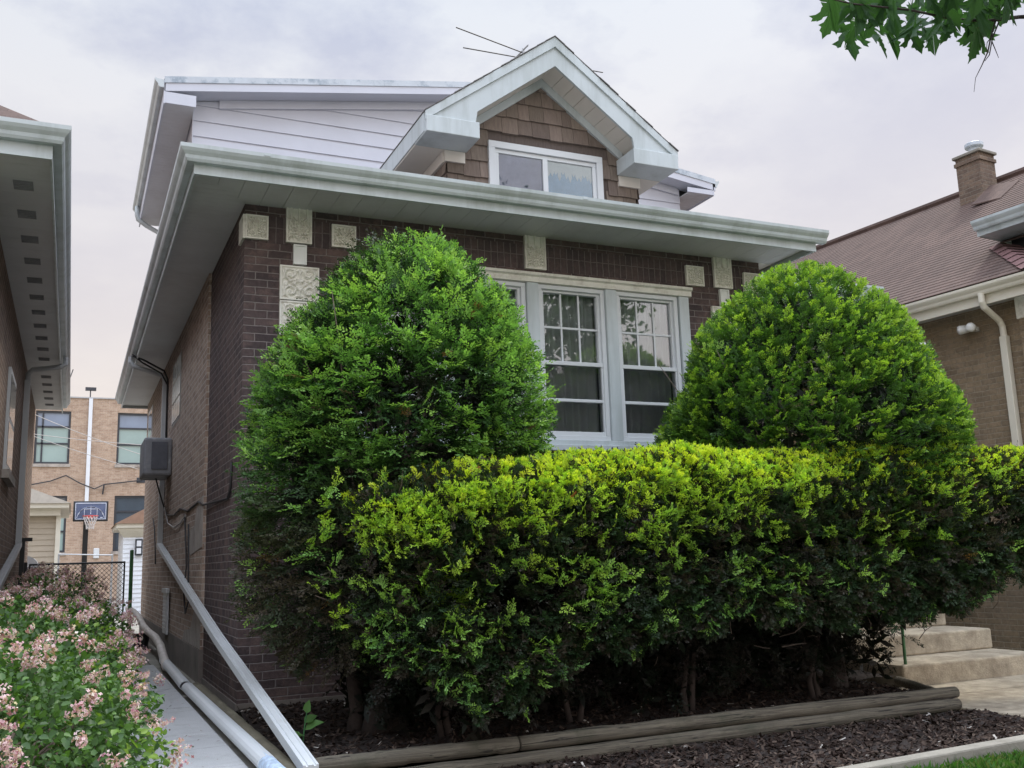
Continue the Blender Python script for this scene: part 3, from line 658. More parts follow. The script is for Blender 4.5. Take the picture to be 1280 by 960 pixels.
sheet('street', [(-200, -26), (200, -26), (200, -15.5), (-200, -15.5)], -.60, M['concrete_old'])
# mulch: uneven soil sheets with loose chips
def bed(name, x0, x1, y0, y1, zf, nx, ny, amp, seed):
    r = np.random.default_rng(seed); b = MB()
    h = r.normal(0, amp, (ny+1, nx+1))
    vs = [(x0+(x1-x0)*i/nx, y0+(y1-y0)*j/ny, zf(x0+(x1-x0)*i/nx, y0+(y1-y0)*j/ny)+h[j, i]) for j in range(ny+1) for i in range(nx+1)]
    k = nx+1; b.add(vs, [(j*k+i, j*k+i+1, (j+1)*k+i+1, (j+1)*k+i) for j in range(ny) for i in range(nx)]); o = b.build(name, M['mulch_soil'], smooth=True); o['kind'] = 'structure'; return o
up = lambda x, y: -.055+.05*(y+2.5)/2.5
lo = lambda x, y: -.14+.02*(-2.6-y)/1.2*0
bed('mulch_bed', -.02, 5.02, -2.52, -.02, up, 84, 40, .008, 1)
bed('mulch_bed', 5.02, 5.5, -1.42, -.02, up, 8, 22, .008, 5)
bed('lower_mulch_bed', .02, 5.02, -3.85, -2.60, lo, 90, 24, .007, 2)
def chips(name, x0, x1, y0, y1, zf, n, seed):
    r = np.random.default_rng(seed); x = r.uniform(x0, x1, n); y = r.uniform(y0, y1, n); z = zf(x, y)+r.uniform(.0, .014, n)
    a = r.uniform(0, 2*np.pi, n); L = r.uniform(.008, .035, n); w = r.uniform(.003, .008, n); ti = r.normal(0, .35, n)
    d = np.stack([np.cos(a)*np.cos(ti), np.sin(a)*np.cos(ti), np.sin(ti)], 1); s = np.stack([-np.sin(a), np.cos(a), r.normal(0, .4, n)], 1)
    c = np.stack([x, y, z], 1); V = np.stack([c-d*L[:, None]-s*w[:, None], c+d*L[:, None]-s*w[:, None], c+d*L[:, None]+s*w[:, None], c-d*L[:, None]+s*w[:, None]], 1).reshape(-1, 3)
    t = r.random(n)**3; col = np.outer(1-t, (.026, .017, .014))+np.outer(t, (.12, .09, .072)); col[r.random(n) < .015] = (.45, .42, .38)
    o = np_obj(name, V, np.arange(4*n).reshape(n, 4), np.repeat(col, 4, 0), M['chip']); o['kind'] = 'stuff'; return o
chips('mulch_chips', 0, 5.0, -2.48, -.05, up, 15000, 3); chips('lower_mulch_chips', .05, 5.0, -3.83, -2.63, lo, 11000, 4)
# entry path
slabs('entry_path', 5.03, 7.3, [-9, -7, -5, -3.3, -2.0, -1.42], -.135, M['step_concrete'])

# front steps
ST = thing('front_steps', 'worn tan concrete steps rising behind the right end of the hedge', 'steps', (6.4, -1.45, -.15))
yf = -1.45
for i in range(4):
    b = MB(); b.box(5.56, 7.35, yf+.56*i, 1.55, -.15 if i == 0 else -.15+.2*i+.001, .05+.2*i); b.build('step', M['step_concrete'], ST, bevel=.018)
tag(MB().tube([(5.66, -1.38, .02), (5.665, -1.38, .5)], .014, 8).build('plant_stake', M['green_metal']), 'thin green stake standing at the left end of the bottom concrete step', 'stake')

r9 = np.random.default_rng(77); n = 150; x = r9.uniform(-1.1, -.34, n); y = r9.uniform(-3.5, 4, n); a = r9.uniform(0, 6.28, n); L = r9.uniform(.006, .018, n)
d9 = np.stack([np.cos(a), np.sin(a), r9.normal(0, .2, n)], 1)*L[:, None]; s9 = np.stack([-np.sin(a), np.cos(a), r9.normal(0, .2, n)], 1)*L[:, None]*.45; c9 = np.stack([x, y, np.full(n, .006)], 1)
o = np_obj('leaf_litter', np.stack([c9-d9, c9+s9, c9+d9, c9-s9], 1).reshape(-1, 3), np.arange(4*n).reshape(n, 4), np.repeat(np.array([(.10, .06, .03), (.16, .11, .06), (.45, .33, .34), (.07, .10, .03)])[r9.integers(0, 4, n)], 4, 0), M['chip']); o['kind'] = 'stuff'
# landscape timbers
def timber(a, c, r, label, name='landscape_timber', mat='wood_weathered', group=None, flat=.9):
    a = Vector(a); c = Vector(c); n = 26; rr = random.Random(len(label)); b = MB()
    pts = [a.lerp(c, i/n)+Vector((0, rr.uniform(-.003, .003), rr.uniform(-.003, .003))) for i in range(n+1)]
    b.tube(pts, [r*(1+rr.uniform(-.04, .04))*(.9 if i in (0, n) else 1) for i in range(n+1)], 12)
    return tag(b.build(name, M[mat], smooth=True), label, 'timber', group)
TG = 'weathered timbers edging the beds'
timber((.02, -2.57, -.015), (1.285, -2.56, -.02), .047, 'left half of the upper weathered timber below the hedge, greenish near the downspout end', group=TG)
timber((1.30, -2.56, -.02), (5.06, -2.46, -.03), .047, 'long right half of the upper weathered timber running under the hedge to the path', group=TG)
timber((.02, -2.62, -.115), (5.02, -2.51, -.108), .046, 'lower weathered timber lying beneath the top timber of the bed', group=TG)
timber((5.0, -2.38, -.06), (5.42, -1.52, -.06), .04, 'short timber running back from the bed corner to the bottom step', group=TG)
b = MB(); b.bar((1.2, -3.93, -.165), (5.0, -3.84, -.11), .10, .12); o = b.build('lawn_edging', M['concrete_old'], bevel=.012); tag(o, 'pale weathered edging strip between dark mulch and green lawn', 'edging')
timber((-.15, 1.4, .02), (-.12, -2.95, -.02), .062, 'round dark mossy log lying along the foot of the side wall beside the walk', 'edging_log', 'log')

# drain hose and pipes on the walk
DH = thing('drain_hose', 'pale bent drain hose running along the foot of the brick side wall', 'hose', (-.2, 5, 0))
b = MB(); b.tube([(-.30, 10.3, .46), (-.24, 9.7, .43), (-.20, 9.0, .37), (-.20, 8.0, .28), (-.19, 7.0, .24), (-.17, 6.0, .22), (-.18, 5.0, .17), (-.21, 4.2, .10), (-.24, 3.4, .055)], .05, 12); b.build('hose', M['hose'], DH, smooth=True)
def pipe(a, c, label, r=.054):
    a = Vector(a); c = Vector(c); d = (c-a).normalized(); sd = d.cross(Vector((0, 0, 1))).normalized(); u = sd.cross(d); b = MB(); n = 14; vs = []
    for rr in (r, r-.006):
        for p in (a, c): vs += [p+sd*math.cos(math.pi*(2*j/n))*rr*(1.)+u*math.sin(math.pi*(2*j/n))*rr*.8 for j in range(n)]
    fs = [(j, (j+1) % n, n+(j+1) % n, n+j) for j in range(n)]+[(2*n+j, 3*n+j, 3*n+(j+1) % n, 2*n+(j+1) % n) for j in range(n)]+[(n+j, n+(j+1) % n, 3*n+(j+1) % n, 3*n+j) for j in range(n)]+[(j, 2*n+j, 2*n+(j+1) % n, (j+1) % n) for j in range(n)]
    return tag(b.add(vs, fs).build('drain_pipe', M['pipe_white'], smooth=False), label, 'pipe', 'white drain pipes on the walk')
pipe((-.22, 4.0, .075), (-.25, 1.35, .055), 'farther white drain pipe on the walk, fed by the bent hose')
pipe((-.245, 1.22, .055), (-.245, -2.72, .055), 'nearer long grey-white drain pipe on the walk with a dark open end')
b = MB(); b.tube([(-.245, -2.4, .05), (-.245, -2.8, .05), (-.235, -3.0, .045), (-.21, -3.6, .04)], [.045, .05, .047, .04], 12); tag(b.build('drain_sleeve', M['blue_bag'], smooth=True), 'crumpled blue and white drain sleeve coming out of the nearer pipe', 'sleeve')
b = MB(); b.lathe((-.26, 7.35, -.05), [(.09, 0), (.115, .24), (.12, .25), (.11, .25), (.085, .02)], 16); b.build('bucket_tmp', M['black_metal']); o = bpy.data.objects['bucket_tmp']; o.name = 'bucket'; tag(o, 'small black bucket on the walk under the white wall vent', 'bucket')

# ------------------------------------------------------------------ left neighbour
L = thing('neighbour_bungalow', 'brown brick bungalow at left edge with white vented soffit and gutter', 'house', (-5, 0, 0), group=None)
LX = -1.95
b = MB(); b.box(LX-.22, LX, -.45, 11.3, -.2, 4.2).box(-8.4, LX-.22, -.45, -.25, -.2, 4.2).box(-8.4, LX-.22, 11.1, 11.3, -.2, 4.2).box(-8.4, -8.2, -.25, 11.1, -.2, 4.2); b.build('brick_wall', M['brick_left'], L)
lz = 4.05; fx = LX+.455
b = MB(); yy = -.98
while yy < 11.2: b.box(LX+.002, fx-.02, yy, min(yy+.296, 11.24), lz, lz+.012); yy += .3
x = LX
while x > -8: b.box(x-.296, x, -.98, -.452, lz, lz+.012); x -= .3
b.build('soffit', M['soffit'], L)
for i in range(17):
    b = MB(); y0 = -.35+.68*i; b.box(LX+.17, LX+.31, y0, y0+.2, lz-.004, lz-.0005)
    for j in range(5): b.box(LX+.175, LX+.305, y0+.012+.038*j, y0+.03+.038*j, lz-.009, lz-.0045)
    b.build('soffit_vent', M['grey_box'], L)
b = MB(); b.box(fx-.018, fx, -1.0, 11.26, 3.99, 4.20).box(-8.4, fx-.018, -1.0, -.982, 3.99, 4.20); b.build('fascia', M['white_trim'], L)
b = MB(); b.sweep(KG, [(-8.4, -1.001, 4.09), (fx+.001, -1.001, 4.09), (fx+.001, 11.26, 4.09)]); b.build('gutter', M['white_trim'], L)
b = MB(); e = 4.21; b.add([(fx+.03, -1.03, e), (fx+.03, 11.3, e), (-5.1, 8, 6.9), (-5.1, 2.6, 6.9), (-8.7, -1.03, e), (-8.7, 11.3, e)], [(0, 1, 2, 3), (0, 3, 4), (4, 3, 2, 5), (5, 2, 1)]); b.build('roof', M['red_shingle'], L)
b = MB(); b.tube([(fx+.06, 6.6, 4.1), (fx+.06, 6.6, 4.0), (fx-.0, 6.6, 3.96), (LX+.1, 6.6, 3.9), (LX+.05, 6.6, 3.84), (LX+.05, 6.6, 3.7)], .035, 8); b.box(LX+.012, LX+.085, 6.56, 6.65, 1.5, 3.75); ld = b.build('downspout', M['pipe_white'], L)
b = MB(); ribbed(b, (LX+.06, 6.55, 1.5), (LX+.12, 1.2, .95), .07, .055); b.build('leader_extension', M['galv'], ld)
b = MB(); b.box(LX+.001, LX+.03, 3.3, 4.4, 2.2, 3.3); lw = b.build('window', M['white_vinyl'], L); b = MB(); b.box(LX+.031, LX+.034, 3.36, 4.34, 2.27, 2.72).box(LX+.031, LX+.034, 3.36, 4.34, 2.78, 3.23); b.build('pane', M['school_dark_glass'], lw)
b = MB(); b.box(LX+.001, LX+.07, 3.2, 4.5, 2.1, 2.19); b.build('window_sill', M['mortar'], L)
b = MB(); b.bar((LX+.08, 7.1, -.05), (LX+.08, 7.1, 1.6), .06); b.bar((LX+.03, 7.1, 1.58), (LX+.2, 7.1, 1.58), .05); tag(b.build('support_post', M['black_metal']), 'black iron post holding the silver leader pipe of the left neighbour', 'post')

# ------------------------------------------------------------------ right neighbour (turned a few degrees)
a6 = rad(6.)
R_ = thing('red_roofed_bungalow', 'tan brick house at right edge with long reddish shingle roof and chimney', 'house', (8.75, -.71, 0), a6)
def rb(b, n, m, **k): return b.build(n, m, R_, local=True, **k)
S0, S1 = -.14, 14.0                                       # local x = away from us, y = along the eave
b = MB(); b.box(.47, .69, S0+.06, S1-.4, -.2, 4.15).box(.69, 7.2, S0+.06, S0+.26, -.2, 4.15); rb(b, 'brick_wall', M['brick_tan'])
b = MB(); b.box(.40, .47, S0+.2, S0+.52, -.2, 3.76); rb(b, 'corner_pilaster', M['brick_tan'])
b = MB(); b.box(.38, .469, S0+.18, S0+.54, 3.762, 4.13); rb(b, 'pilaster_cap', M['terracotta'], bevel=.01)
b = MB(); b.box(.13, .468, S0, S1, 4.03, 4.05); rb(b, 'soffit', M['soffit'])
b = MB(); b.box(.105, .128, S0-.02, S1, 3.97, 4.20).box(.128, 7.5, S0-.02, S0, 3.97, 4.2); rb(b, 'fascia', M['cream'])
b = MB(); b.sweep(KG, [(.104, S1, 4.085), (.104, S0-.021, 4.085), (7.5, S0-.021, 4.085)]); rb(b, 'gutter', M['cream'])
def roofz(x): return 4.215+.69*x
b = MB(); rx = 3.98; n = 44
for i in range(n):                                        # lapped courses up the left slope, stopping at the hip
    x0, x1 = rx*i/n+.02, rx*(i+1)/n+.03
    h0, h1 = (S0+x0, S0+x1) if x1 < 1.15 else (-3.2, -3.2)
    b.prism([(x0, h0, roofz(x0)+.009), (x1, h1, roofz(x1)), (x1, S1-x1*.8, roofz(x1)), (x0, S1-x0*.8, roofz(x0)+.009)], (0, 0, -.009))
    if x1 < 1.15: b.prism([(x0, h0, roofz(x0)+.009), (8-x0, h0, roofz(x0)+.009), (8-x1, h1, roofz(x1)), (x1, h1, roofz(x1))], (0, 0, -.008))
    b.add([(8-x0, h0, roofz(x0)), (8-x0, S1-x0*.8, roofz(x0)), (8-x1, S1-x1*.8, roofz(x1)), (8-x1, h1, roofz(x1))], [(0, 1, 2, 3)])
b.add([(rx+.01, 3., roofz(rx)), (.0, S1, roofz(0)), (8., S1, roofz(0)), (rx, S1-rx*.8, roofz(rx))], [(1, 2, 3)])
roof = rb(b, 'roof', M['red_shingle'])
b = MB(); k = 0
for i in range(26):                                        # overlapping hip cap shingles
    x0, x1 = .06+i*.145, .06+i*.145+.17
    if x1 > 1.2: break
    A = Vector((x0, S0+x0, roofz(x0)+.035)); B = Vector((x1, S0+x1, roofz(x1)+.02)); o1 = Vector((-.09, .09, -.055)); o2 = Vector((.17, -.17, -.05))
    b.add([A+o1, A, A+o2, B+o2, B, B+o1], [(0, 1, 4, 5), (1, 2, 3, 4)])
rb(b, 'hip_cap', M['hip_cap'])
b = MB(); b.tube([(rx, -3.2, roofz(rx)+.02), (rx, S1-rx*.8, roofz(rx)+.02)], .07, 8); rb(b, 'ridge_cap', M['red_shingle'])
# chimney
cx, cy = 3.58, 2.75
b = MB(); b.box(cx-.2, cx+.2, cy-.21, cy+.21, 6.0, 7.34).box(cx-.222, cx+.222, cy-.232, cy+.232, 7.21, 7.27); ch = rb(b, 'chimney', M['brick_chimney'])
b = MB(); b.box(cx-.235, cx+.235, cy-.25, cy+.25, 7.341, 7.39); b.build('chimney_cap', M['concrete_old'], ch, bevel=.01)
b = MB(); b.lathe((cx, cy-.02, 7.39), [(.09, 0), (.09, .11), (.135, .12), (.145, .135), (.145, .185), (.12, .20), (.0, .21)], 20); b.build('flue', M['weathered_metal'], ch, smooth=False)
b = MB(); b.prism([(cx-.55, cy-.7, roofz(cx-.55)+.0), (cx+.0, cy-.7, roofz(cx)+.0), (cx+.0, cy-.212, roofz(cx)+.09), (cx-.55, cy-.212, roofz(cx-.55)+.05)], (0, 0, .02)); rb(b, 'chimney_saddle', M['red_shingle'])
# side dormer eave
b = MB(); b.box(.70, .73, -1.6, .98, 5.03, 5.20).box(.73, 1.6, .96, .98, 5.03, 5.2); b.sweep(KG, [(.699, .98, 5.10), (.699, -1.6, 5.10)]); b.box(.73, 1.5, -1.6, .96, 5.04, 5.06); rb(b, 'dormer_eave', M['white_trim'])
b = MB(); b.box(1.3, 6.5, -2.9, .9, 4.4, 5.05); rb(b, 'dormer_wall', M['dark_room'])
b = MB(); b.prism([(.66, 1.0, 5.225), (1.25, 1.0, 5.29), (1.25, -1.6, 5.29), (.66, -1.6, 5.225)], (0, 0, .02)); rb(b, 'dormer_roof', M['red_shingle'])
# downspout
b = MB(); b.tube([(.05, .60, 4.10), (.05, .60, 3.99), (.08, .60, 3.93), (.35, .60, 3.79), (.40, .60, 3.72), (.41, .60, 3.55)], .04, 10); b.box(.37, .455, .555, .645, -.1, 3.6); rb(b, 'downspout', M['cream'], bevel=.008)
# floodlight
b = MB(); b.lathe((.40, .98, 3.74), [(.0, .0), (.05, .005), (.055, .05), (0, .06)], 12); b.bar((.47, .98, 3.77), (.36, .98, 3.77), .05); fl = rb(b, 'floodlight', M['lamp_white'])
for dx, dy in ((-.12, .12), (-.13, -.05)):
    b = MB(); a = Vector((.40, .98, 3.79)); d = Vector((dx, dy, -.02)).normalized()
    pts = [a+d*t for t in (.0, .05, .07, .12, .17, .19, .20)]; b.tube(pts, [.03, .035, .05, .055, .06, .05, .02], 14); b.build('lamp_head', M['lamp_white'], fl, smooth=True)
# ------------------------------------------------------------------ far side of the back yards
SCH = thing('school_building', 'two-storey tan brick building with dark framed windows closing the far end of the gap', 'building', (-1, 40, 0))
b = MB(); wx = [(-5.95, -4.55), (-2.95, -1.5), (.47, 1.92), (3.9, 5.35)]; wz = [(2.05, 4.55), (5.98, 8.38)]
zs = [-.15, 2.05, 4.55, 5.98, 8.38, 9.0]; xs = [-13]+[v for w in wx for v in w]+[12]
for i in range(len(xs)-1):
    for j in range(len(zs)-1):
        if i % 2 == 1 and j in (1, 3): continue
        b.box(xs[i], xs[i+1], 40, 40.3, zs[j], zs[j+1])
b.build('brick_wall', M['brick_school'], SCH)
b = MB(); b.box(-13, 12, 39.95, 40.35, 9.0, 9.06); b.build('parapet_coping', M['galv'], SCH)
b = MB(); b.box(-13, 12, 40.35, 55, 8.6, 8.7); b.build('roof', M['concrete_old'], SCH)
for i, (x0, x1) in enumerate(wx):
    for j, (z0, z1) in enumerate(wz):
        b = MB(); t = .09
        b.box(x0, x1, 40.06, 40.2, z1-t, z1).box(x0, x1, 40.06, 40.2, z0, z0+t).box(x0, x0+t, 40.06, 40.2, z0+t, z1-t).box(x1-t, x1, 40.06, 40.2, z0+t, z1-t)
        zr = [z1-.72, z0+.92]; 
        for q in zr: b.box(x0+t, x1-t, 40.07, 40.2, q-.04, q+.04)
        b.box(x0+t+.18, x0+t+.25, 40.07, 40.2, z0+t, z1-t) if i % 2 == 1 and j == 1 else None
        w = b.build('window', M['dark_frame'], SCH)
        m1 = M['school_dark_glass']
        b = MB(); b.box(x0+t, x1-t, 40.12, 40.14, z1-.68, z1-t); b.build('upper_pane', plain('hazy_pane', (.22, .27, .36), .1, .1, 1) if j else m1, w)
        b = MB(); b.box(x0+t, x1-t, 40.12, 40.14, z0+t, z1-.76); b.build('lower_pane', M['glass_school'] if (j or i == 1) else m1, w)
        b = MB(); b.box(x0-.06, x1+.06, 39.94, 40.05, z0-.14, z0); b.build('window_sill', M['mortar'], w)
b = MB(); b.box(-.78, -.62, 39.86, 39.98, -.1, 8.98); b.build('downspout', M['white_paint'], SCH)
b = MB(); b.box(-.32, -.08, 39.9, 39.998, 1.75, 2.2); b.build('meter_box', M['white_vinyl'], SCH, bevel=.03)
b = MB(); b.box(1.38, 1.75, 39.97, 39.999, 5.14, 5.38); b.build('wall_grille', M['dark_frame'], SCH)
for n, (x, y, w, h) in enumerate([(-1.3, 44, .9, .9), (-.2, 44, .8, 1.0), (.55, 45, 1.2, .75), (-2.4, 46, .8, .7)]):
    b = MB(); b.box(x, x+w, y, y+.8, 8.7, 9.06+h*.62)
    for k in range(5): b.box(x+.05, x+w-.05, y-.012, y-.001, 8.85+.14*k, 8.9+.14*k)
    tag(b.build('rooftop_unit', M['galv']), ['pale rooftop unit left of the roof lamp on the far brick building', 'pale rooftop unit under the roof lamp on the far brick building', 'widest pale rooftop unit at right on the far brick building', 'pale rooftop unit at far left on the far brick building'][n], 'air unit', 'rooftop units on the far building')
b = MB(); b.tube([(-.72, 42, 8.7), (-.72, 42, 9.75)], .03, 6); b.box(-.95, -.47, 41.9, 42.15, 9.72, 9.86); tag(b.build('roof_lamp', M['dark_frame']), 'dark roof lamp on a short mast above the far brick building', 'lamp')
for x, h, l in ((-1.65, 10.9, 'thin mast with a bent top, second from left on the far roof'), (-2.7, 10.3, 'thin short mast at the far left of the far roof')):
    b = MB(); b.tube([(x, 43, 8.7), (x-.02, 43, h-.5), (x+.12, 43, h)], .025, 6); tag(b.build('roof_mast', M['dark_frame']), l, 'mast', 'masts on the far roof')
# overhead wires across the yard
def wire(p, q, sag, label, r=.012, mid=None):
    b = MB(); p = Vector(p); q = Vector(q); pts = [p.lerp(q, t/16)-Vector((0, 0, sag*4*(t/16)*(1-t/16))) for t in range(17)]; b.tube(pts, r, 5)
    return tag(b.build('overhead_wire', M['cable_pale'] if r < .015 else M['cable']), label, 'wire', 'overhead wires before the far building')
wire((-4.5, 30, 7.6), (3.2, 30, 4.7), .25, 'steepest pale wire falling to the right before the far brick building')
wire((-4.5, 31, 6.4), (3.4, 31, 5.75), .15, 'upper nearly level pale wire before the far brick building')
wire((-4.5, 32, 6.9), (3.4, 32, 4.4), .2, 'lower slanting pale wire before the far brick building')
b = MB(); b.tube([(-4.5, 39.85, 5.0), (-2.9, 39.85, 5.05), (-2.2, 39.85, 5.2), (-1.6, 39.85, 5.45), (-1.0, 39.85, 5.1), (-.4, 39.85, 4.85), (.0, 39.85, 5.05), (1.6, 39.85, 5.25)], .03, 6)
b.tube([(.0, 39.85, 5.05), (-.05, 39.85, 4.6)], .04, 6); tag(b.build('wall_cable', M['cable']), 'dark cable looping across the far brick wall between its storeys', 'cable')

# garages and yard things
G = thing('tan_garage', 'tan sided garage with white eave at the far left behind the gate', 'garage', (-3.4, 22, -.12))
b = MB(); z = -.12
while z < 2.7: b.add([(-5.4, 21.98, z), (-1.62, 21.98, z), (-1.62, 22.0, z+.16), (-5.4, 22.0, z+.16), (-5.4, 22.02, z), (-1.62, 22.02, z)], [(0, 1, 2, 3), (0, 4, 5, 1)]); z += .155
b.box(-5.4, -1.62, 22.001, 27, -.12, 2.76); b.build('siding_wall', M['tan_siding'], G)
b = MB(); b.box(-1.66, -1.54, 21.9, 22.0, -.12, 2.7); b.build('corner_post', M['cream'], G)
b = MB(); b.box(-5.6, -1.35, 21.55, 27.2, 2.9, 3.02); b.box(-5.5, -1.56, 21.75, 21.97, 2.7, 2.9); b.build('eave', M['cream'], G)
b = MB(); b.prism([(-5.7, 21.5, 3.021), (-1.3, 21.5, 3.021), (-3.5, 21.5, 3.9)], (0, 5.8, 0)); b.build('roof', plain('pale_shingle', (.5, .46, .40), .9, .15, 5), G)
S = thing('white_shed', 'small white shed with peaked brown roof at right of the gap by the house corner', 'shed', (1.2, 22, -.12))
b = MB(); z = -.12
while z < 2.2: b.add([(.1, 21.98, z), (2.6, 21.98, z), (2.6, 22.0, z+.13), (.1, 22.0, z+.13), (.1, 22.02, z), (2.6, 22.02, z)], [(0, 1, 2, 3), (0, 4, 5, 1)]); z += .125
b.box(.1, 2.6, 22.001, 25, -.12, 2.3); b.build('wall', M['white_paint'], S)
b = MB(); b.box(-.1, 2.8, 21.75, 25.2, 2.33, 2.45); b.prism([(-.06, 21.8, 2.28), (2.7, 21.8, 2.28), (2.7, 22.0, 2.05), (.12, 22., 2.05)], (0, .0, .045)); b.build('eave', M['cream'], S)
b = MB(); b.prism([(-.14, 21.7, 2.451), (2.84, 21.7, 2.451), (1.35, 21.7, 3.25)], (0, 3.6, 0)); b.build('roof', plain('brown_shingle', (.32, .2, .14), .9, .2, 5), S)
b = MB(); b.box(.42, .62, 21.9, 21.975, 1.55, 2.02); lp = b.build('wall_lamp', M['dark_frame'], S, bevel=.02); b = MB(); b.box(.46, .58, 21.885, 21.899, 1.6, 1.76).box(.46, .58, 21.885, 21.899, 1.81, 1.97); b.build('lamp_glass', M['white_paint'], lp)

BH = thing('basketball_hoop', 'portable basketball hoop with dark backboard, red rim and white net on a black pole', 'basketball hoop', (-.85, 25.4, -.12))
b = MB(); b.box(-.93, -.78, 25.4, 25.55, -.1, 2.75); b.bar((-.855, 25.45, 2.6), (-.74, 25.05, 3.0), .08); b.build('pole', M['black_metal'], BH, bevel=.01)
b = MB(); b.box(-1.24, -.235, 25.0, 25.04, 2.68, 3.31); bb = b.build('backboard', M['black_metal'], BH, bevel=.03)
b = MB(); b.box(-1.19, -.285, 24.985, 24.999, 2.73, 3.26); b.build('board_face', M['board'], bb)
b = MB(); c = (-.7375, 24.98, 2.73)                       # pale lines: border, arcs, seams, square
def arc(r, a0, a1, zoff=0, sx=1.): 
    pts = [(c[0]+sx*r*math.cos(rad(a)), c[1], c[2]+zoff+r*math.sin(rad(a))) for a in np.linspace(a0, a1, 18)]; b.tube(pts, .010, 5)
for a, d in (((-1.17, 24.98, 2.75), (-.305, 24.98, 2.75)), ((-1.17, 24.98, 3.24), (-.305, 24.98, 3.24)), ((-1.17, 24.98, 2.75), (-1.17, 24.98, 3.24)), ((-.305, 24.98, 2.75), (-.305, 24.98, 3.24))): b.tube([a, d], .010, 5)
arc(.40, 8, 172); arc(.28, 8, 172, .12, 1.25); b.tube([(c[0], c[1], 2.9), (c[0], c[1], 3.16)], .010, 5)
for a, d in (((-.92, 24.98, 2.86), (-.555, 24.98, 2.86)), ((-.92, 24.98, 3.06), (-.555, 24.98, 3.06)), ((-.92, 24.98, 2.86), (-.92, 24.98, 3.06)), ((-.555, 24.98, 2.86), (-.555, 24.98, 3.06))): b.tube([a, d], .009, 5)
b.box(-.46, -.39, 24.975, 24.984, 2.78, 2.81); b.build('board_line', M['board_line'], bb)
b = MB(); rc = (-.745, 24.72, 2.83); b.tube([(rc[0]+.215*math.cos(t), rc[1]+.215*math.sin(t), rc[2]) for t in np.linspace(0, 2*math.pi, 25)], .016, 8); b.box(-.84, -.65, 24.92, 24.984, 2.77, 2.84); b.build('rim', M['red_metal'], BH)
b = MB()
for i in range(12):
    t0 = 2*math.pi*i/12
    for sg in (-1, 1):
        pts = [(rc[0]+r*math.cos(t0+sg*k*.26), rc[1]+r*math.sin(t0+sg*k*.26), rc[2]-k*.1) for k, r in enumerate((.21, .18, .145, .115, .105))]; b.tube(pts, .009, 4)
b.build('net', M['net'], BH)

# chain-link gate and posts
GT = thing('chain_link_gate', 'black chain-link gate across the gap between the two houses', 'gate', (-1.0, 10, -.05))
b = MB(); gx0, gx1, gz0, gz1 = -1.86, -.40, .1, 1.26
b.tube([(gx0, 10, gz0), (gx0, 10, gz1), (gx1, 10, gz1), (gx1, 10, gz0), (gx0, 10, gz0)], .022, 8); b.build('gate_frame', M['black_metal'], GT)
b = MB(); s = .075; W = gx1-gx0; Hh = gz1-gz0; t = -Hh
while t < W:
    for fl in (0, 1):
        xa, za = t, 0.; xb, zb = t+Hh, Hh
        if xa < 0: za = -xa; xa = 0
        if xb > W: zb = Hh-(xb-W); xb = W
        if xb > xa:
            A = (gx0+xa, 10+.004*fl, gz0+za); B = (gx0+xb, 10+.004*fl, gz0+zb)
            if fl: A = (gx1-xa, A[1], A[2]); B = (gx1-xb, B[1], B[2])
            b.tube([A, B], .0035, 4, cap=False)
    t += s
b.build('chain_link', M['black_metal'], GT)
for x, l in ((-1.93, 'dark square gate post beside the left brick wall'),): b = MB(); tag(b.box(x-.03, x+.03, 9.97, 10.03, -.05, 1.3).build('gate_post', M['black_metal']), l, 'post')
b = MB(); b.tube([(-.29, 10, -.05), (-.29, 10, 1.44)], .032, 10); b.lathe((-.29, 10, 1.44), [(.036, 0), (.03, .02), (0, .03)], 10); tag(b.build('gate_post', M['green_metal'], smooth=False), 'tall green gate post beside the brick side wall', 'post')
RL = MB(); RL.tube([(-1.5, 17, -.1), (-1.5, 17, 1.55), (-.35, 17, 1.5), (-.35, 17, -.1)], .025, 8); tag(RL.build('yard_railing', M['galv'], smooth=False), 'pale pipe railing in the yard behind the gate', 'railing')
GR = thing('kettle_grill', 'covered grill with a pale domed lid behind the left end of the gate', 'grill', (-2.15, 14.0, -.12))
b = MB(); 
for i, (dx, dy) in enumerate(((-.25, -.2), (.25, -.2), (-.25, .2), (.25, .2))): 
    bl = MB(); bl.bar((-2.15+dx, 14+dy, -.1), (-2.15+dx, 14+dy, 1.0), .04); bl.build('leg', M['black_metal'], GR)
b.box(-2.5, -1.8, 13.75, 14.25, 1.0, 1.25); b.build('firebox', M['black_metal'], GR, bevel=.03)
b = MB(); vs = []; n = 12
pts = [(-2.47+.64*(1-math.cos(math.pi*i/n))/2, 13.78, 1.251+.24*math.sin(math.pi*i/n)) for i in range(n+1)]; b.prism(pts, (0, .44, 0)); b.build('lid', M['galv'], GR)

# television antenna on the upper roof
AN = thing('roof_antenna', 'thin television antenna showing its rods above the dormer gable', 'antenna', (5.45, 5.6, 7.8))
b = MB(); b.tube([(5.42, 5.6, 7.8), (5.42, 5.6, 9.66)], .02, 6); b.tube([(5.42, 5.4, 9.62), (5.42, 6.7, 9.70)], .014, 6); b.build('mast', M['galv'], AN)
for p, q in (((4.20, 5.6, 9.80), (5.75, 5.6, 9.52)), ((4.48, 6.0, 9.70), (7.20, 6.0, 9.75)), ((6.4, 5.9, 9.68), (6.9, 5.9, 9.70))):
    b = MB(); b.tube([p, q], .011, 5); b.build('antenna_rod', M['cable'], AN)
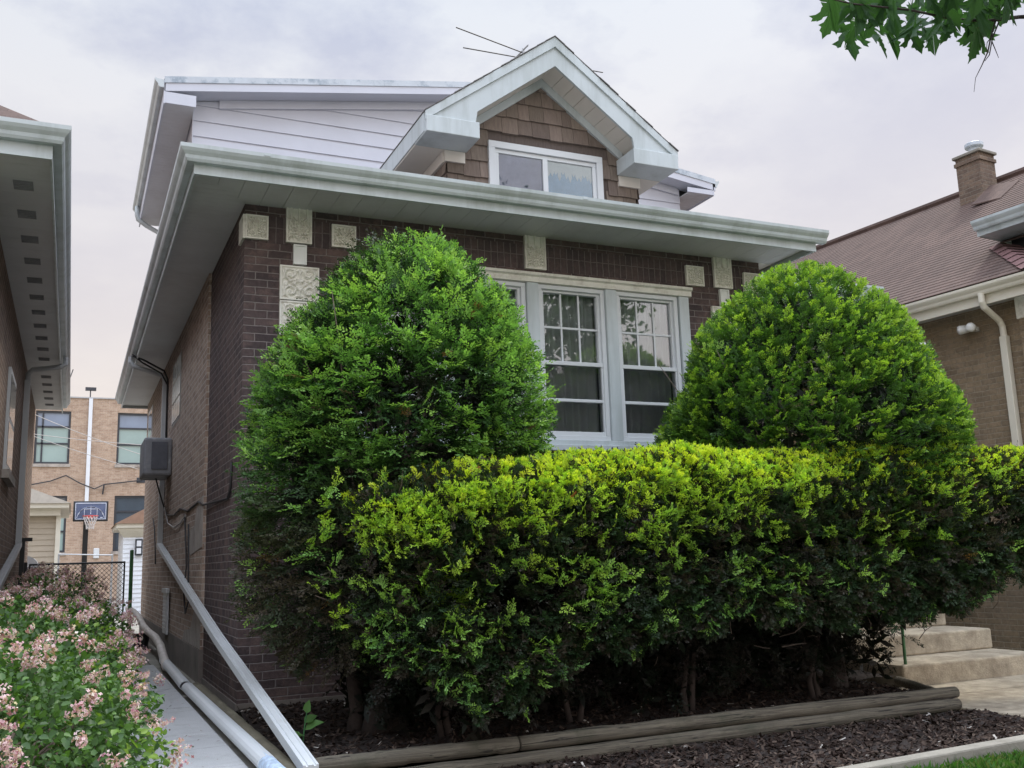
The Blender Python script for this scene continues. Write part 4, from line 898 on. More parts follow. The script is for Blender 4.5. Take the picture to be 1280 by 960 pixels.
# ------------------------------------------------------------------ foliage
def needles(P, D, Nr, L, col, n, nl, nw, rng, twig=True):
    """flat two-ranked needle shoots: P base, D axis, Nr face normal, L length, col own colour"""
    m = len(P); D = unit(D); S = unit(np.cross(D, Nr)); Nr = np.cross(S, D)
    t = (np.arange(n)+.5)/n; side = np.where(np.arange(n) % 2 == 0, 1., -1.)
    ang = np.radians(62-38*t)[None, :]+rng.normal(0, .16, (m, n))
    droop = rng.normal(.05, .22, (m, n))
    dr = (np.cos(ang)[..., None]*D[:, None]+(np.sin(ang)*side[None])[..., None]*S[:, None]+droop[..., None]*Nr[:, None]); dr = unit(dr)
    b = P[:, None]+D[:, None]*(L[:, None]*t[None])[..., None]
    ln = nl*(1-.45*np.abs(t-.45)**1.5*2)[None]*rng.uniform(.75, 1.2, (m, n))
    roll = rng.normal(0, .5, (m, n))[..., None]
    w = np.cross(Nr[:, None]+roll*S[:, None], dr); w = unit(w)*nw*.5
    mid = b+dr*(ln*.5)[..., None]
    V = np.stack([b, mid+w, b+dr*ln[..., None], mid-w], 2).reshape(-1, 3)
    c = col[:, None]*rng.uniform(.82, 1.2, (m, n))[..., None]
    return V, np.repeat(c.reshape(-1, 3), 4, 0)
def sprays(P, D, Nr, L, col_old, col_new, pnew, k, rng, n=12, nl=.024, nw=.005, sl=.45, young=.5):
    """branchlet fans: a leading shoot and k side shoots each; tips carry the new growth with chance pnew"""
    m = len(P); D = unit(D); S = unit(np.cross(D, Nr)); Nr = np.cross(S, D)
    isnew = rng.random(m) < pnew
    PP = []; DD = []; NN = []; LL = []; CC = []
    for i in range(k+2):
        if i < 2: s = np.full(m, .0 if i == 0 else .5); d = D+S*rng.normal(0, .12, (m, 1)); ll = L*.52; 
        else:
            s = .12+.75*(i-2)/max(k-1, 1)+rng.uniform(-.05, .05, m); sg = 1. if i % 2 else -1.
            d = D*.72+S*sg*.7+Nr*rng.normal(.05, .2, (m, 1))+D*rng.normal(0, .15, (m, 1)); ll = L*sl*(1.05-.5*s)*rng.uniform(.7, 1.2, m)
        PP.append(P+D*(L*s)[:, None]); DD.append(d); NN.append(Nr+rng.normal(0, .18, (m, 3))); LL.append(ll)
        new = isnew & ((s+rng.normal(0, .15, m)) > (1-young)*.8)
        c = np.where(new[:, None], col_new, col_old); CC.append(c*rng.uniform(.85, 1.15, (m, 1)))
    return needles(np.concatenate(PP), np.concatenate(DD), np.concatenate(NN), np.concatenate(LL), np.concatenate(CC), n, nl, nw, rng)
def pick(rng, m, *cols, p=None):
    cols = np.array(cols); return cols[rng.choice(len(cols), m, p=p)]
def foliage(name, parts, mat, parent):
    V = np.concatenate([a for a, _ in parts]); C = np.concatenate([c for _, c in parts]); n = len(V)//4
    return np_obj(name, V, np.arange(4*n).reshape(n, 4), C, mat, parent)
def lump(th, z, seed, amp):
    r = np.random.default_rng(seed); s = np.zeros_like(th)
    for i in range(7):
        s += np.sin(th*r.integers(1, 6)+z*r.uniform(1, 7)+r.uniform(0, 6))*r.uniform(.4, 1)
    return 1+amp*s/2.5
def revolve_pts(rng, n, prof, cx, cy, ry, seed, amp, depth=0.):
    zz = np.array([p[0] for p in prof]); rr = np.array([p[1] for p in prof])
    z = rng.uniform(zz.min(), zz.max(), n*6); r = np.interp(z, zz, rr); keep = rng.random(n*6) < (r+.12)/(rr.max()+.12)
    z = z[keep][:n]; r = r[keep][:n]; th = rng.uniform(0, 2*np.pi, len(z))
    k = lump(th, z, seed, amp)*(1-depth*rng.random(len(z)))
    sl = -np.gradient(np.interp(np.linspace(zz.min(), zz.max(), 200), zz, rr), (zz.max()-zz.min())/199)
    slope = np.interp(z, np.linspace(zz.min(), zz.max(), 200), sl)
    P = np.stack([cx+np.cos(th)*r*k, cy+np.sin(th)*r*k*ry, z], 1)
    O = unit(np.stack([np.cos(th), np.sin(th)/ry, np.clip(slope, -1.2, 2.5)], 1)); return P, O
def inner_shade_mass(rng, P, size, cols):
    """leaf-sized dark quads deep inside a bush, the shade between tufts put into their colour"""
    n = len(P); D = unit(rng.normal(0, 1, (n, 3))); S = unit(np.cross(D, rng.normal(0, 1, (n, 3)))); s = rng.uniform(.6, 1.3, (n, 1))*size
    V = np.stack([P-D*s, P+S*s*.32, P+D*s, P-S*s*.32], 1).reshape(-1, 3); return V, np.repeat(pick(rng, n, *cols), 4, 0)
def clip_wall(P): return P[:, 1] < -.06

# left yew: tall, loose, cool green
rng = np.random.default_rng(21)
Y1 = thing('yew_bush', 'tall loose green yew by the left house corner, its brownish skirt over the mulch', 'bush', (1.0, -1.35, -.04))
prof = [(.35, .35), (.6, .66), (.9, .86), (1.3, .94), (1.7, 1.04), (2.0, 1.05), (2.35, 1.05), (2.65, .92), (2.95, .74), (3.2, .52), (3.39, .33), (3.53, .10)]
CXL, CYL = .91, -1.36
parts = []
def orient(rng, O, up=.3, jit=.35, flat=1.2):
    n = len(O); D = unit(O+np.array([0, 0, up])+rng.normal(0, jit, (n, 3))); Nr = unit(np.array([0, 0, flat])+O*.25+rng.normal(0, .35, (n, 3))); return D, Nr
P, O = revolve_pts(rng, 2500, prof, CXL, CYL, 1.0, 5, .085, .07); P[:, 0] += .16*(P[:, 2]-2.2)
ok = clip_wall(P); P, O = P[ok], O[ok]; D, Nr = orient(rng, O, .10, .25, .9)
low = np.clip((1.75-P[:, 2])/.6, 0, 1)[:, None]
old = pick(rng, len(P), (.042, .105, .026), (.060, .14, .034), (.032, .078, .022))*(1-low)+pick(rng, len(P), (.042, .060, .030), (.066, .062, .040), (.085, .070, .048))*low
new = pick(rng, len(P), (.155, .315, .075), (.19, .36, .08), (.25, .43, .085))
L = rng.uniform(.19, .34, len(P)); pn = np.where(P[:, 2] > 1.75, .75, np.where(P[:, 0] > .25, .32, .12))
keep = (P[:, 2] > 1.7) | (rng.random(len(P)) < .8)
P, D, Nr, L, old, new, pn = [a[keep] for a in (P, D, Nr, L, old, new, pn)]
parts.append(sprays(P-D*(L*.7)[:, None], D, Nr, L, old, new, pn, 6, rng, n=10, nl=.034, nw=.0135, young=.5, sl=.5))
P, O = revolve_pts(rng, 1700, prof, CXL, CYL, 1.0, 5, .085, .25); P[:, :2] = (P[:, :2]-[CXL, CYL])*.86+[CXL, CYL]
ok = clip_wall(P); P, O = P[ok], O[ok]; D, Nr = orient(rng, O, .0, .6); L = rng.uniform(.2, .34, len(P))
old = pick(rng, len(P), (.018, .036, .017), (.026, .032, .018), (.020, .045, .019))  # inner layer coloured darker to put shade between the tufts
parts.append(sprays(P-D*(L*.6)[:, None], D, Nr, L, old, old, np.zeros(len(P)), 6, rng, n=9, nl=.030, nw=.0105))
P, O = revolve_pts(rng, 5200, prof, CXL, CYL, 1.0, 5, .085, .3); P = (P-[CXL, CYL, 1.9])*[.78, .78, .9]+[CXL, CYL, 1.9]
Pd, Od = revolve_pts(rng, 46, prof, CXL, CYL, 1.0, 5, .085, .03); Pd[:, 0] += .12*(Pd[:, 2]-2.2); Dd, Nd = orient(rng, Od, .1, .4); Ld = rng.uniform(.08, .16, len(Pd)); cd_ = pick(rng, len(Pd), (.20, .12, .05), (.14, .10, .06)); parts.append(sprays(Pd-Dd*(Ld*.6)[:, None], Dd, Nd, Ld, cd_, cd_, np.zeros(len(Pd)), 4, rng, n=9, nl=.028, nw=.009))
gap = (P[:, 2] > 2.0) | (rng.random(len(P)) < .55); parts.append(inner_shade_mass(rng, P[gap], .07, ((.014, .024, .012), (.02, .022, .014))))  # near-black core quads painted as the shaded gaps
foliage('foliage', parts, M['yew_leaf'], Y1)
def stems(name, parent, roots, targets, r0, seed, mat='bark'):
    rr = random.Random(seed); b = MB()
    for root in roots:
        for _ in range(targets[0]):
            e = Vector(targets[1](rr)); a = Vector(root); n = 7
            mid = a.lerp(e, .45)+Vector((rr.uniform(-.1, .1), rr.uniform(-.1, .1), .12)); pts = []
            for i in range(n+1):
                t = i/n; pts.append(a*(1-t)**2+mid*2*t*(1-t)+e*t*t+Vector((rr.uniform(-.012, .012), rr.uniform(-.012, .012), 0)))
            b.tube(pts, [r0*(1-.85*i/n) for i in range(n+1)], 7)
    return b.build(name, M[mat], parent, smooth=True)
b = MB()
for (x, y, dx, dy, r) in ((.70, -1.52, .18, .05, .085), (.83, -1.45, .12, .1, .06), (.58, -1.40, -.1, .05, .05)):
    pts = [(x, y, -.08), (x+.02, y, .1), (x+dx*.3, y+dy*.3, .5), (x+dx*.7, y+dy*.7, 1.1), (x+dx, y+dy, 1.8)]; b.tube(pts, [r*1.35, r, r*.9, r*.7, r*.4], 10)
b.build('trunk', M['bark'], Y1, smooth=True)
stems('branches', Y1, [(.74, -1.48, .5), (.8, -1.4, 1.1), (.9, -1.4, 1.7)], (22, lambda r: (CXL+r.uniform(-1, 1)*.85, CYL+r.uniform(-1, .9)*.8, r.uniform(.5, 2.9))), .017, 4, 'twig')

# right yew: dense clipped mound, yellower green
rng = np.random.default_rng(22)
Y2 = thing('yew_bush', 'dense clipped cone-shaped yew of yellow-green tufts at right before the red-roofed house', 'bush', (4.65, -1.6, -.04))
prof = [(.35, .5), (.8, 1.1), (1.3, 1.34), (1.8, 1.37), (2.1, 1.37), (2.35, 1.29), (2.6, 1.15), (2.9, .99), (3.15, .78), (3.35, .56), (3.5, .34), (3.59, .10)]
parts = []
CXR, CYR = 4.63, -1.62; RYR = .86
P, O = revolve_pts(rng, 6200, prof, CXR, CYR, RYR, 8, .04, .05); ok = P[:, 1] < (-.3) ; ok &= P[:, 2] > .5; P, O = P[ok], O[ok]; D, Nr = orient(rng, O, .32, .25, .8)
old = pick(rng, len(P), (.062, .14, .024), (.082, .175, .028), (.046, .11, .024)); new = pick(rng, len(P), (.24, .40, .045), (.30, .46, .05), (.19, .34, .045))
L = rng.uniform(.11, .18, len(P)); sunny = np.clip(.5+.22*(P[:, 0]-CXR)+.28*(P[:, 2]-2.4), .35, .95)  # more lime tips up and right: sunlit side put into the colour
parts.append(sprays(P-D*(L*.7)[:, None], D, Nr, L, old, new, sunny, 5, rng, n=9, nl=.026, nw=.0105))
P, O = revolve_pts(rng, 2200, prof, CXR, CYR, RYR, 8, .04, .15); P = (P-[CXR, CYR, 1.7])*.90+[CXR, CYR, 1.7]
D, Nr = orient(rng, O, .1, .6); L = rng.uniform(.18, .28, len(P)); old = pick(rng, len(P), (.016, .036, .015), (.022, .044, .017))  # inner shoots darkened, shade behind the outer tufts is in their colour
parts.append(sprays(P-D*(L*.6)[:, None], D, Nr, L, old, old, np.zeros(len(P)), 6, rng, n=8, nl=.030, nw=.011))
P, O = revolve_pts(rng, 6500, prof, CXR, CYR, RYR, 8, .04, .2); P = (P-[CXR, CYR, 1.7])*.84+[CXR, CYR, 1.7]; parts.append(inner_shade_mass(rng, P, .075, ((.013, .024, .011), (.018, .024, .013))))
foliage('foliage', parts, M['yew_leaf'], Y2)
b = MB(); b.tube([(CXR, CYR, -.08), (CXR, CYR, .3), (CXR+.05, CYR, 1.2), (CXR, CYR, 2.2)], [.11, .08, .06, .03], 10); b.build('trunk', M['bark'], Y2, smooth=True)
stems('branches', Y2, [(CXR, CYR, .5), (CXR, CYR, 1.2)], (20, lambda r: (CXR+r.uniform(-1, 1)*1.2, CYR+r.uniform(-1, 1)*.8, r.uniform(.9, 2.9))), .016, 6, 'twig')

# hedge: long, rounded shoulder, lime new growth on top, thin brown front
rng = np.random.default_rng(23)
HG = thing('yew_hedge', 'long low yew hedge with lime new growth on top, dark thin front and shadowed foot', 'hedge', (3.3, -2.3, -.05))
HX0, HX1 = .34, 6.75
def hz(x): return 1.67+.10*np.clip((x-.8)/1.8, 0, 1)+.07*np.clip((x-3.4)/2., 0, 1)-.12*np.clip((x-5.7)/1., 0, 1)**1.5+.012*np.sin(x*3.1)+.015*np.sin(x*7.3+1)-.07*np.exp(-((x-.6)/.35)**2)
HBX = [.42, .7, 1.0, 1.4, 1.75, 2.5, 3.5, 4.2, 4.7, 5.2, 5.9, 6.4, 6.75]; HBZ = [.45, .2, .02, .03, .34, .44, .50, .42, .40, .58, .84, 1.05, 1.2]
def hb(x): return np.interp(x, HBX, HBZ)+.03*np.sin(x*11)+.02*np.sin(x*23)
def hedge_pts(rng, n, depth=0., lo=-.85, hi=2.5):
    x = rng.uniform(HX0, HX1, n); th = rng.uniform(lo, hi, n)      # negative: underside, 0: front, pi/2: top, pi: back
    zt, zb = hz(x), hb(x); c = (zt+zb)/2; hh = (zt-zb)/2; yc = -2.27; hw = .52
    ce, se = np.cos(th), np.sin(th); ex = .62
    ox = np.sign(ce)*np.abs(ce)**ex; oz = np.sign(se)*np.abs(se)**ex
    endt = np.minimum(np.clip((x-HX0)/.6, 0, 1), np.clip((HX1-x)/.9, 0, 1)); en = np.sqrt(1-(1-endt)**2)*.9+.1
    k = (1+.05*np.sin(x*4.3+th*2)+.045*np.sin(x*9.7-th*3+z0(x))+.04*np.sin(x*17+th*9))*(1-depth*rng.random(n))
    P = np.stack([x, yc-ox*hw*k*en, c+oz*hh*np.where(oz > 0, 1, k)*(.6+.4*en)*(1-depth*.5*rng.random(n))], 1)
    ends = np.where(x < HX0+.6, -(1-endt), np.where(x > HX1-.9, 1-endt, 0))
    O = unit(np.stack([ends*1.2, -ox, oz*.9], 1)); return P, O, th
def z0(x): return np.sin(x*2.2)
def patch(x, z):
    return np.sin(x*2.3+1.)+np.sin(x*5.1+z*4.+2)+np.sin(z*7.3-x*3.1)+.7*np.sin(x*13+z*9)
parts = []
P, O, th = hedge_pts(rng, 7600, .08); D, Nr = orient(rng, O, .15, .35, .7)
old = pick(rng, len(P), (.024, .048, .019), (.034, .046, .022), (.056, .048, .034), (.032, .068, .026), p=[.35, .25, .22, .18]); L = rng.uniform(.13, .22, len(P))
parts.append(sprays(P-D*(L*.7)[:, None], D, Nr, L, old, old, np.zeros(len(P)), 6, rng, n=10, nl=.028, nw=.010))
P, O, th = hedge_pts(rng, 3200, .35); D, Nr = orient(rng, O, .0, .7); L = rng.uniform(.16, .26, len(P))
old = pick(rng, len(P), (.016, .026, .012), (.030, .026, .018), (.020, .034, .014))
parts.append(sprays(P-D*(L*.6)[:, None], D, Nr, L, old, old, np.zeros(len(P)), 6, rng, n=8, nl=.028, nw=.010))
P, O, th = hedge_pts(rng, 12000, .3, -1.4, 3.6); P[:, 1] = (P[:, 1]+2.27)*.75-2.27; parts.append(inner_shade_mass(rng, P, .06, ((.012, .019, .010), (.02, .018, .013))))
# near-black leaves added as the shade behind, under and between the stems
n = 15000; x = rng.uniform(.55, 4.85, n); P = np.stack([x, rng.uniform(-2.1, -.75, n), .02+(rng.random(n)**.8)*1.2], 1); P = P[(P[:, 2] > .10+.12*np.sin(P[:, 0]*6)) ]; parts.append(inner_shade_mass(rng, P, .06, ((.008, .012, .007), (.014, .012, .009))))
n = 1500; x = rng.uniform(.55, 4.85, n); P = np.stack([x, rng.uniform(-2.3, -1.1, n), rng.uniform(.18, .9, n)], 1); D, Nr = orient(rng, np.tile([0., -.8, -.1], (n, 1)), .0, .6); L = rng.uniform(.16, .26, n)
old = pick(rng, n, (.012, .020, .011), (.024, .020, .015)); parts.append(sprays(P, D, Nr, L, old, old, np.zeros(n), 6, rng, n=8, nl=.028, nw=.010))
# fresh shoots: a thick lime crust on top, star-shaped tufts scattered down the front
P, O, th = hedge_pts(rng, 3600, .03, .55, 2.5); cr = rng.random(len(P)) < np.clip((P[:, 0]-.7)/.9, .10, 1)*np.clip((th-.5-.30*np.clip(P[:, 0]-3., 0, 1.5))*5, .18, 1); P, O, th = P[cr], O[cr], th[cr]; D, Nr = orient(rng, O, .45, .35, .5); L = rng.uniform(.10, .16, len(P)); c = pick(rng, len(P), (.50, .62, .035), (.43, .57, .04), (.57, .66, .05), (.30, .48, .04))
parts.append(sprays(P-D*(L*.45)[:, None], D, Nr, L, c*.7, c, np.full(len(P), .93), 4, rng, n=9, nl=.026, nw=.0105, young=.9))
P, O, th = hedge_pts(rng, 6500, .05, -.75, .8); u = np.clip((P[:, 2]-hb(P[:, 0]))/(hz(P[:, 0])-hb(P[:, 0])), 0, 1); left = np.exp(-((P[:, 0]-1.5)/1.1)**2)
pr = (.12+.34*left+.14*u)*np.where(patch(P[:, 0], P[:, 2]) > .1, 1.4, .4)*np.clip(.22+u*1.35, .22, 1.2)*(1-.28*np.clip(P[:, 0]-3.1, 0, 2.4))
s = rng.random(len(P)) < pr; P, O, u = P[s], O[s], u[s]; D, Nr = orient(rng, O, .5, .4, .4); L = rng.uniform(.06, .105, len(P))
hi_ = np.clip((u-.25)*2., 0, 1)[:, None]; c = pick(rng, len(P), (.36, .54, .05), (.28, .47, .055), (.43, .58, .05))*hi_+pick(rng, len(P), (.19, .38, .09), (.15, .31, .09), (.24, .43, .08))*(1-hi_)
parts.append(sprays(P-D*(L*.15)[:, None], D, Nr, L, c*.8, c, np.full(len(P), 1.), 3, rng, n=8, nl=.027, nw=.0095, young=1.2, sl=.8))
n = 330; P = np.stack([rng.uniform(.12, 1.05, n), -2.36+rng.normal(0, .07, n), rng.uniform(.55, 1.62, n)], 1); P[:, 1] += .25*np.clip(.6-P[:, 0], 0, .6); s = rng.random(n) < .35+.5*(P[:, 0] > .5); P = P[s]; D, Nr = orient(rng, np.tile([-.1, -.9, .2], (len(P), 1)), .4, .4, .4); L = rng.uniform(.06, .11, len(P))
c = pick(rng, len(P), (.28, .47, .055), (.20, .38, .07), (.36, .53, .05)); parts.append(sprays(P-D*(L*.2)[:, None], D, Nr, L, c*.8, c, np.full(len(P), 1.), 3, rng, n=8, nl=.027, nw=.0095, young=1.2, sl=.8))
# a few rusty shoots
P, O, th = hedge_pts(rng, 14); D, Nr = orient(rng, O, .2, .3); L = rng.uniform(.08, .13, len(P)); c = pick(rng, len(P), (.35, .13, .05), (.38, .20, .07))
parts.append(sprays(P-D*(L*.5)[:, None], D, Nr, L, c, c, np.zeros(len(P)), 4, rng, n=10, nl=.024, nw=.006))
foliage('foliage', parts, M['yew_leaf'], HG)
rs = random.Random(8)
for i in range(4):
    x = 1.1+i*.95+rs.uniform(-.12, .12); y = -2.02+rs.uniform(-.08, .1)
    for j in range(2): MB().tube([(x+.05*j, y, -.1), (x+.05*j+rs.uniform(-.05, .05), y, .1), (x+rs.uniform(-.15, .15), y+rs.uniform(-.08, .08), .5), (x+rs.uniform(-.25, .25), y+rs.uniform(-.15, .15), 1.1)], [.026, .022, .018, .009], 7).build('trunk', M['bark'], HG, smooth=True)
for i in range(90):                                      # bare grey twigs in the thin front
    x = rs.uniform(HX0+.2, HX1-.3); z = rs.uniform(.35, 1.45); p = Vector((x, -2.45-rs.uniform(0, .1), z)); d = Vector((rs.uniform(-.8, .8), -rs.uniform(.5, 1), rs.uniform(-.2, .7))).normalized(); l = rs.uniform(.15, .32)
    q = p+d*l*.6+Vector((rs.uniform(-.02, .02), 0, rs.uniform(-.02, .02))); MB().tube([p, q, p+d*l+Vector((0, 0, rs.uniform(0, .05)))], [.004, .003, .0015], 4).build('bare_twig', M['twig'], HG)

# lilacs
def leaves6(P, D, Nr, L, W, col, rng):
    D = unit(D); S = unit(np.cross(D, Nr)); Nr = np.cross(S, D); c = rng.uniform(.1, .3, (len(P), 1))
    s = S*W[:, None]*.5; up = Nr*W[:, None]*.5*c
    b_ = P; t = P+D*L[:, None]-Nr*L[:, None]*.12
    V = np.stack([b_, P+D*L[:, None]*.28+s+up, P+D*L[:, None]*.66+s*.8+up, t, P+D*L[:, None]*.66-s*.8+up, P+D*L[:, None]*.28-s+up], 1).reshape(-1, 3)
    n = len(P); k = np.arange(n)[:, None]*6; F = np.concatenate([k+[0, 1, 2, 3], k+[0, 3, 4, 5]], 0)
    return V, F, np.repeat(col*rng.uniform(.8, 1.2, (n, 1)), 6, 0)
def panicle(seed):
    """one flower head: a few uneven lobes of tiny four-petalled florets, buds and fading blooms mixed"""
    r = np.random.default_rng(seed); n = 92; nl_ = r.integers(2, 6); base = np.concatenate([[[0, 0, .035]], r.normal(0, .022, (nl_, 3))*[1, 1, .9]+[0, 0, .035]])
    which = r.integers(0, len(base), n); sz = r.uniform(.014, .026, len(base))[which]
    Q = unit(r.normal(0, 1, (n, 3)))*np.cbrt(r.random((n, 1)))*sz[:, None]*[1, 1, 1.35]; P = base[which]+Q; O = unit(Q+r.normal(0, .008, (n, 3))+[0, 0, .004])
    A = unit(np.cross(O, r.normal(0, 1, (n, 3)))); B = np.cross(O, A); s = r.uniform(.0032, .0075, n)[:, None]
    V = []
    for (x, y) in ((A, B), (B, A)): V.append(np.stack([P-x*s-y*s*.35, P+x*s-y*s*.35, P+x*s+y*s*.35, P-x*s+y*s*.35], 1))
    V = np.concatenate(V, 0).reshape(-1, 3); age = r.random()
    c = pick(r, n, (.62, .40, .46), (.72, .54, .58), (.46, .20, .27), (.78, .71, .70), (.38, .27, .18), p=[.36, .26-.1*age, .14, .16, .08+.1*age]); C = np.repeat(np.concatenate([c, c]), 4, 0)
    k = len(V)//4; me_o = np_obj('flower_cluster', V, np.arange(4*k).reshape(k, 4), C, M['petal']); me = me_o.data; bpy.data.objects.remove(me_o); return me
PAN = [panicle(100+i) for i in range(12)]
def lilac(cx, cy, rx, ry, h, n, nf, seed, label):
    rng = np.random.default_rng(seed); root = thing('lilac_shrub', label, 'shrub', (cx, cy, -.1), 0, 'flowering lilacs along the walk')
    def surf(n, lo, hi):
        th = rng.uniform(0, 2*np.pi, n); ph = np.arcsin(rng.uniform(-.55, 1, n)); k = lump(th, ph*2, seed, .10)*rng.uniform(lo, hi, n)
        O = np.stack([np.cos(th)*np.cos(ph), np.sin(th)*np.cos(ph), np.sin(ph)], 1); P = np.stack([cx+O[:, 0]*rx*k, cy+O[:, 1]*ry*k, .42*h+O[:, 2]*h*.58*k], 1)
        ok = (P[:, 2] > .02) & ((P[:, 0] > -1.93) | (P[:, 1] < -.5)); return P[ok], O[ok], k[ok]
    P, O, k = surf(n, .62, 1.04); D = unit(O*.5+rng.normal(0, .6, P.shape)+[0, 0, .1]); Nr = unit(np.array([0, 0, .9])+O*.8+rng.normal(0, .5, P.shape))
    old = pick(rng, len(P), (.055, .12, .028), (.07, .15, .03), (.042, .092, .026)); yng = pick(rng, len(P), (.16, .26, .035), (.12, .22, .03))
    pt = (np.sin(P[:, 0]*6+seed)+np.sin(P[:, 1]*5+P[:, 2]*6)+rng.normal(0, .6, len(P))) > .9
    col = np.where(((k > .92) & pt)[:, None], yng, old); L = rng.uniform(.024, .042, len(P)); W = L*rng.uniform(.6, .8, len(P))
    V, F, C = leaves6(P, D, Nr, L, W, col, rng); np_obj('leaves', V, F, C, M['lilac_leaf'], root)
    b = MB(); rr = random.Random(seed)
    for i in range(46):
        q, o, _ = P[i*7 % len(P)], 0, 0; e = Vector(q); a = Vector((cx+rr.uniform(-.2, .2), cy+rr.uniform(-.2, .2), -.1)); b.tube([a, a.lerp(e, .5)+Vector((0, 0, .1)), e], [.012, .008, .003], 5)
    b.build('stems', M['twig'], root)
    P, O, k = surf(nf*7, .97, 1.07); up = (O[:, 2] > -.42) & ((O[:, 1] < .35) | (O[:, 2] > .75)); P, O = P[up][:nf], O[up][:nf]
    for i in range(len(P)):
        o = bpy.data.objects.new('flower_cluster', PAN[rng.integers(12)]); COL.objects.link(o)
        d = Vector(O[i]*.7+rng.normal(0, .3, 3)+[0, 0, .6]).normalized(); s = rng.uniform(.65, 1.25)
        o.parent = root; o.matrix_parent_inverse = root.matrix_basis.inverted()
        o.matrix_basis = Matrix.Translation(P[i]) @ d.to_track_quat('Z', 'Y').to_matrix().to_4x4() @ Matrix.Diagonal((s, s, s*1.05, 1))
lilac(-1.68, -3.45, 0.86, .95, .80, 12000, 95, 31, 'nearest lilac at the bottom left corner, leafy green with scattered pink flower clusters')
lilac(-1.62, -1.75, .78, .95, .90, 10500, 100, 32, 'second lilac from the front, pink clusters, its leaves overhanging the pale walk')
lilac(-1.55, .05, .78, 1.0, .97, 8000, 100, 33, 'third lilac from the front, thick with pale pink flowers beside the neighbouring wall')
lilac(-1.50, 2.2, .76, 1.1, 1.05, 6000, 100, 34, 'fourth lilac from the front, pink flowers by the start of the pale drain hose')
lilac(-1.45, 4.7, .70, 1.1, 1.12, 4500, 95, 35, 'farthest lilac, its pink flowers rising before the chain-link gate')

# maple: trunk and crown stand right of the camera; a drooping limb reaches into view
rng = np.random.default_rng(41)
MT = thing('maple_tree', 'maple branch with jagged green leaves and a bare dangling twig hanging in at top right', 'tree', (6.9, -9.4, -.6))
rv = np.array([.9134, -.4058, -.0315]); uv_ = np.array([-.0437, -.1746, .9837]); fv = np.array([.4046, .8971, .1772]); PM = np.array([1.42, -6.36, 2.735]); px = .00245
def at(dx, dy, f=0.): return PM+rv*dx*px-uv_*dy*px+fv*f
b = MB(); b.tube([(6.9, -9.4, -.7), (6.9, -9.4, .2), (6.85, -9.3, 2.2), (6.8, -9.2, 3.6), (6.9, -9.3, 5.2), (7, -9.4, 7.5)], [.30, .22, .19, .17, .11, .03], 12)
b.tube([(6.8, -9.2, 3.4), (5.6, -8.6, 4.3), (4.0, -7.7, 4.2), (2.6, -7., 3.4), tuple(at(80, 0)), tuple(at(0, 3))], [.11, .08, .05, .03, .012, .006], 8)
b.tube([(6.8, -9.25, 4.2), (7.6, -9.8, 5.4), (8.4, -10.2, 6.6)], [.1, .06, .02], 8); b.tube([(6.85, -9.3, 4.6), (6.2, -10., 5.8), (5.6, -10.8, 6.8)], [.1, .06, .02], 8)
b.build('trunk', M['bark'], MT, smooth=True)
b = MB(); b.tube([tuple(at(0, 3)), tuple(at(-40, 8)), tuple(at(-85, 6)), tuple(at(-140, -6)), tuple(at(-215, -14)), tuple(at(-250, -22))], [.006, .005, .004, .0035, .0028, .002], 6)
b.tube([tuple(at(-30, 8)), tuple(at(-36, 28)), tuple(at(-40, 48)), tuple(at(-48, 66)), tuple(at(-56, 82)), tuple(at(-58, 100))], [.003, .0026, .0024, .0016, .001, .0007], 5)
b.tube([tuple(at(-26, 10)), tuple(at(-34, 30)), tuple(at(-38, 52)), tuple(at(-44, 60))], [.0028, .002, .0018, .001], 5); b.tube([tuple(at(-35, 34)), tuple(at(-30, 46)), tuple(at(-26, 56))], [.002, .0014, .0008], 5); b.tube([tuple(at(-32, 24)), tuple(at(-41, 36)), tuple(at(-42, 48))], [.002, .0014, .0008], 5)
b.build('twig', M['bark'], MT, smooth=True)
half = [(0, 0), (.16, -.03), (.30, -.10), (.28, .03), (.47, .05), (.36, .15), (.20, .18), (.36, .30), (.40, .40), (.64, .52), (.50, .55), (.52, .64), (.38, .60), (.27, .47), (.12, .38), (.15, .56), (.27, .68), (.17, .70), (.17, .80), (.09, .84), (0, 1.0)]
def maple_leaf(seed):
    r = random.Random(seed); b = MB(); L = .125; fold = r.uniform(-.1, .55)
    for sg in (-1, 1):
        v = [(sg*x*L*r.uniform(.95, 1.05), y*L, abs(x)*L*fold-r.uniform(.2, .3)*L*y*y+.02*L*math.sin(9*x)) for x, y in half]; b.add(v, [tuple(range(len(v))) if sg > 0 else tuple(range(len(v)))[::-1]], (.040, .098, .034))
    b.tube([(0, 0, 0), (0, -.045, .004)], .0012, 5, col=(.12, .12, .04)); o = b.build('leaf', M['maple_leaf']); me = o.data; bpy.data.objects.remove(o); return me
ML = [maple_leaf(i) for i in range(6)]
spots = []
for i in range(64): spots.append((rng.uniform(-222, 30), rng.uniform(-70, -18)+(8 if i % 3 == 0 else 0), rng.uniform(-.25, .35)))
spots += [(-208, -18, 0), (-190, -30, .05), (-150, -26, .1), (-128, -18, -.05), (-100, -14, 0), (-75, -12, .1), (-58, -14, 0), (-38, -12, -.1), (-226, -42, .1), (-90, -14, .2), (-14, -22, .1)]
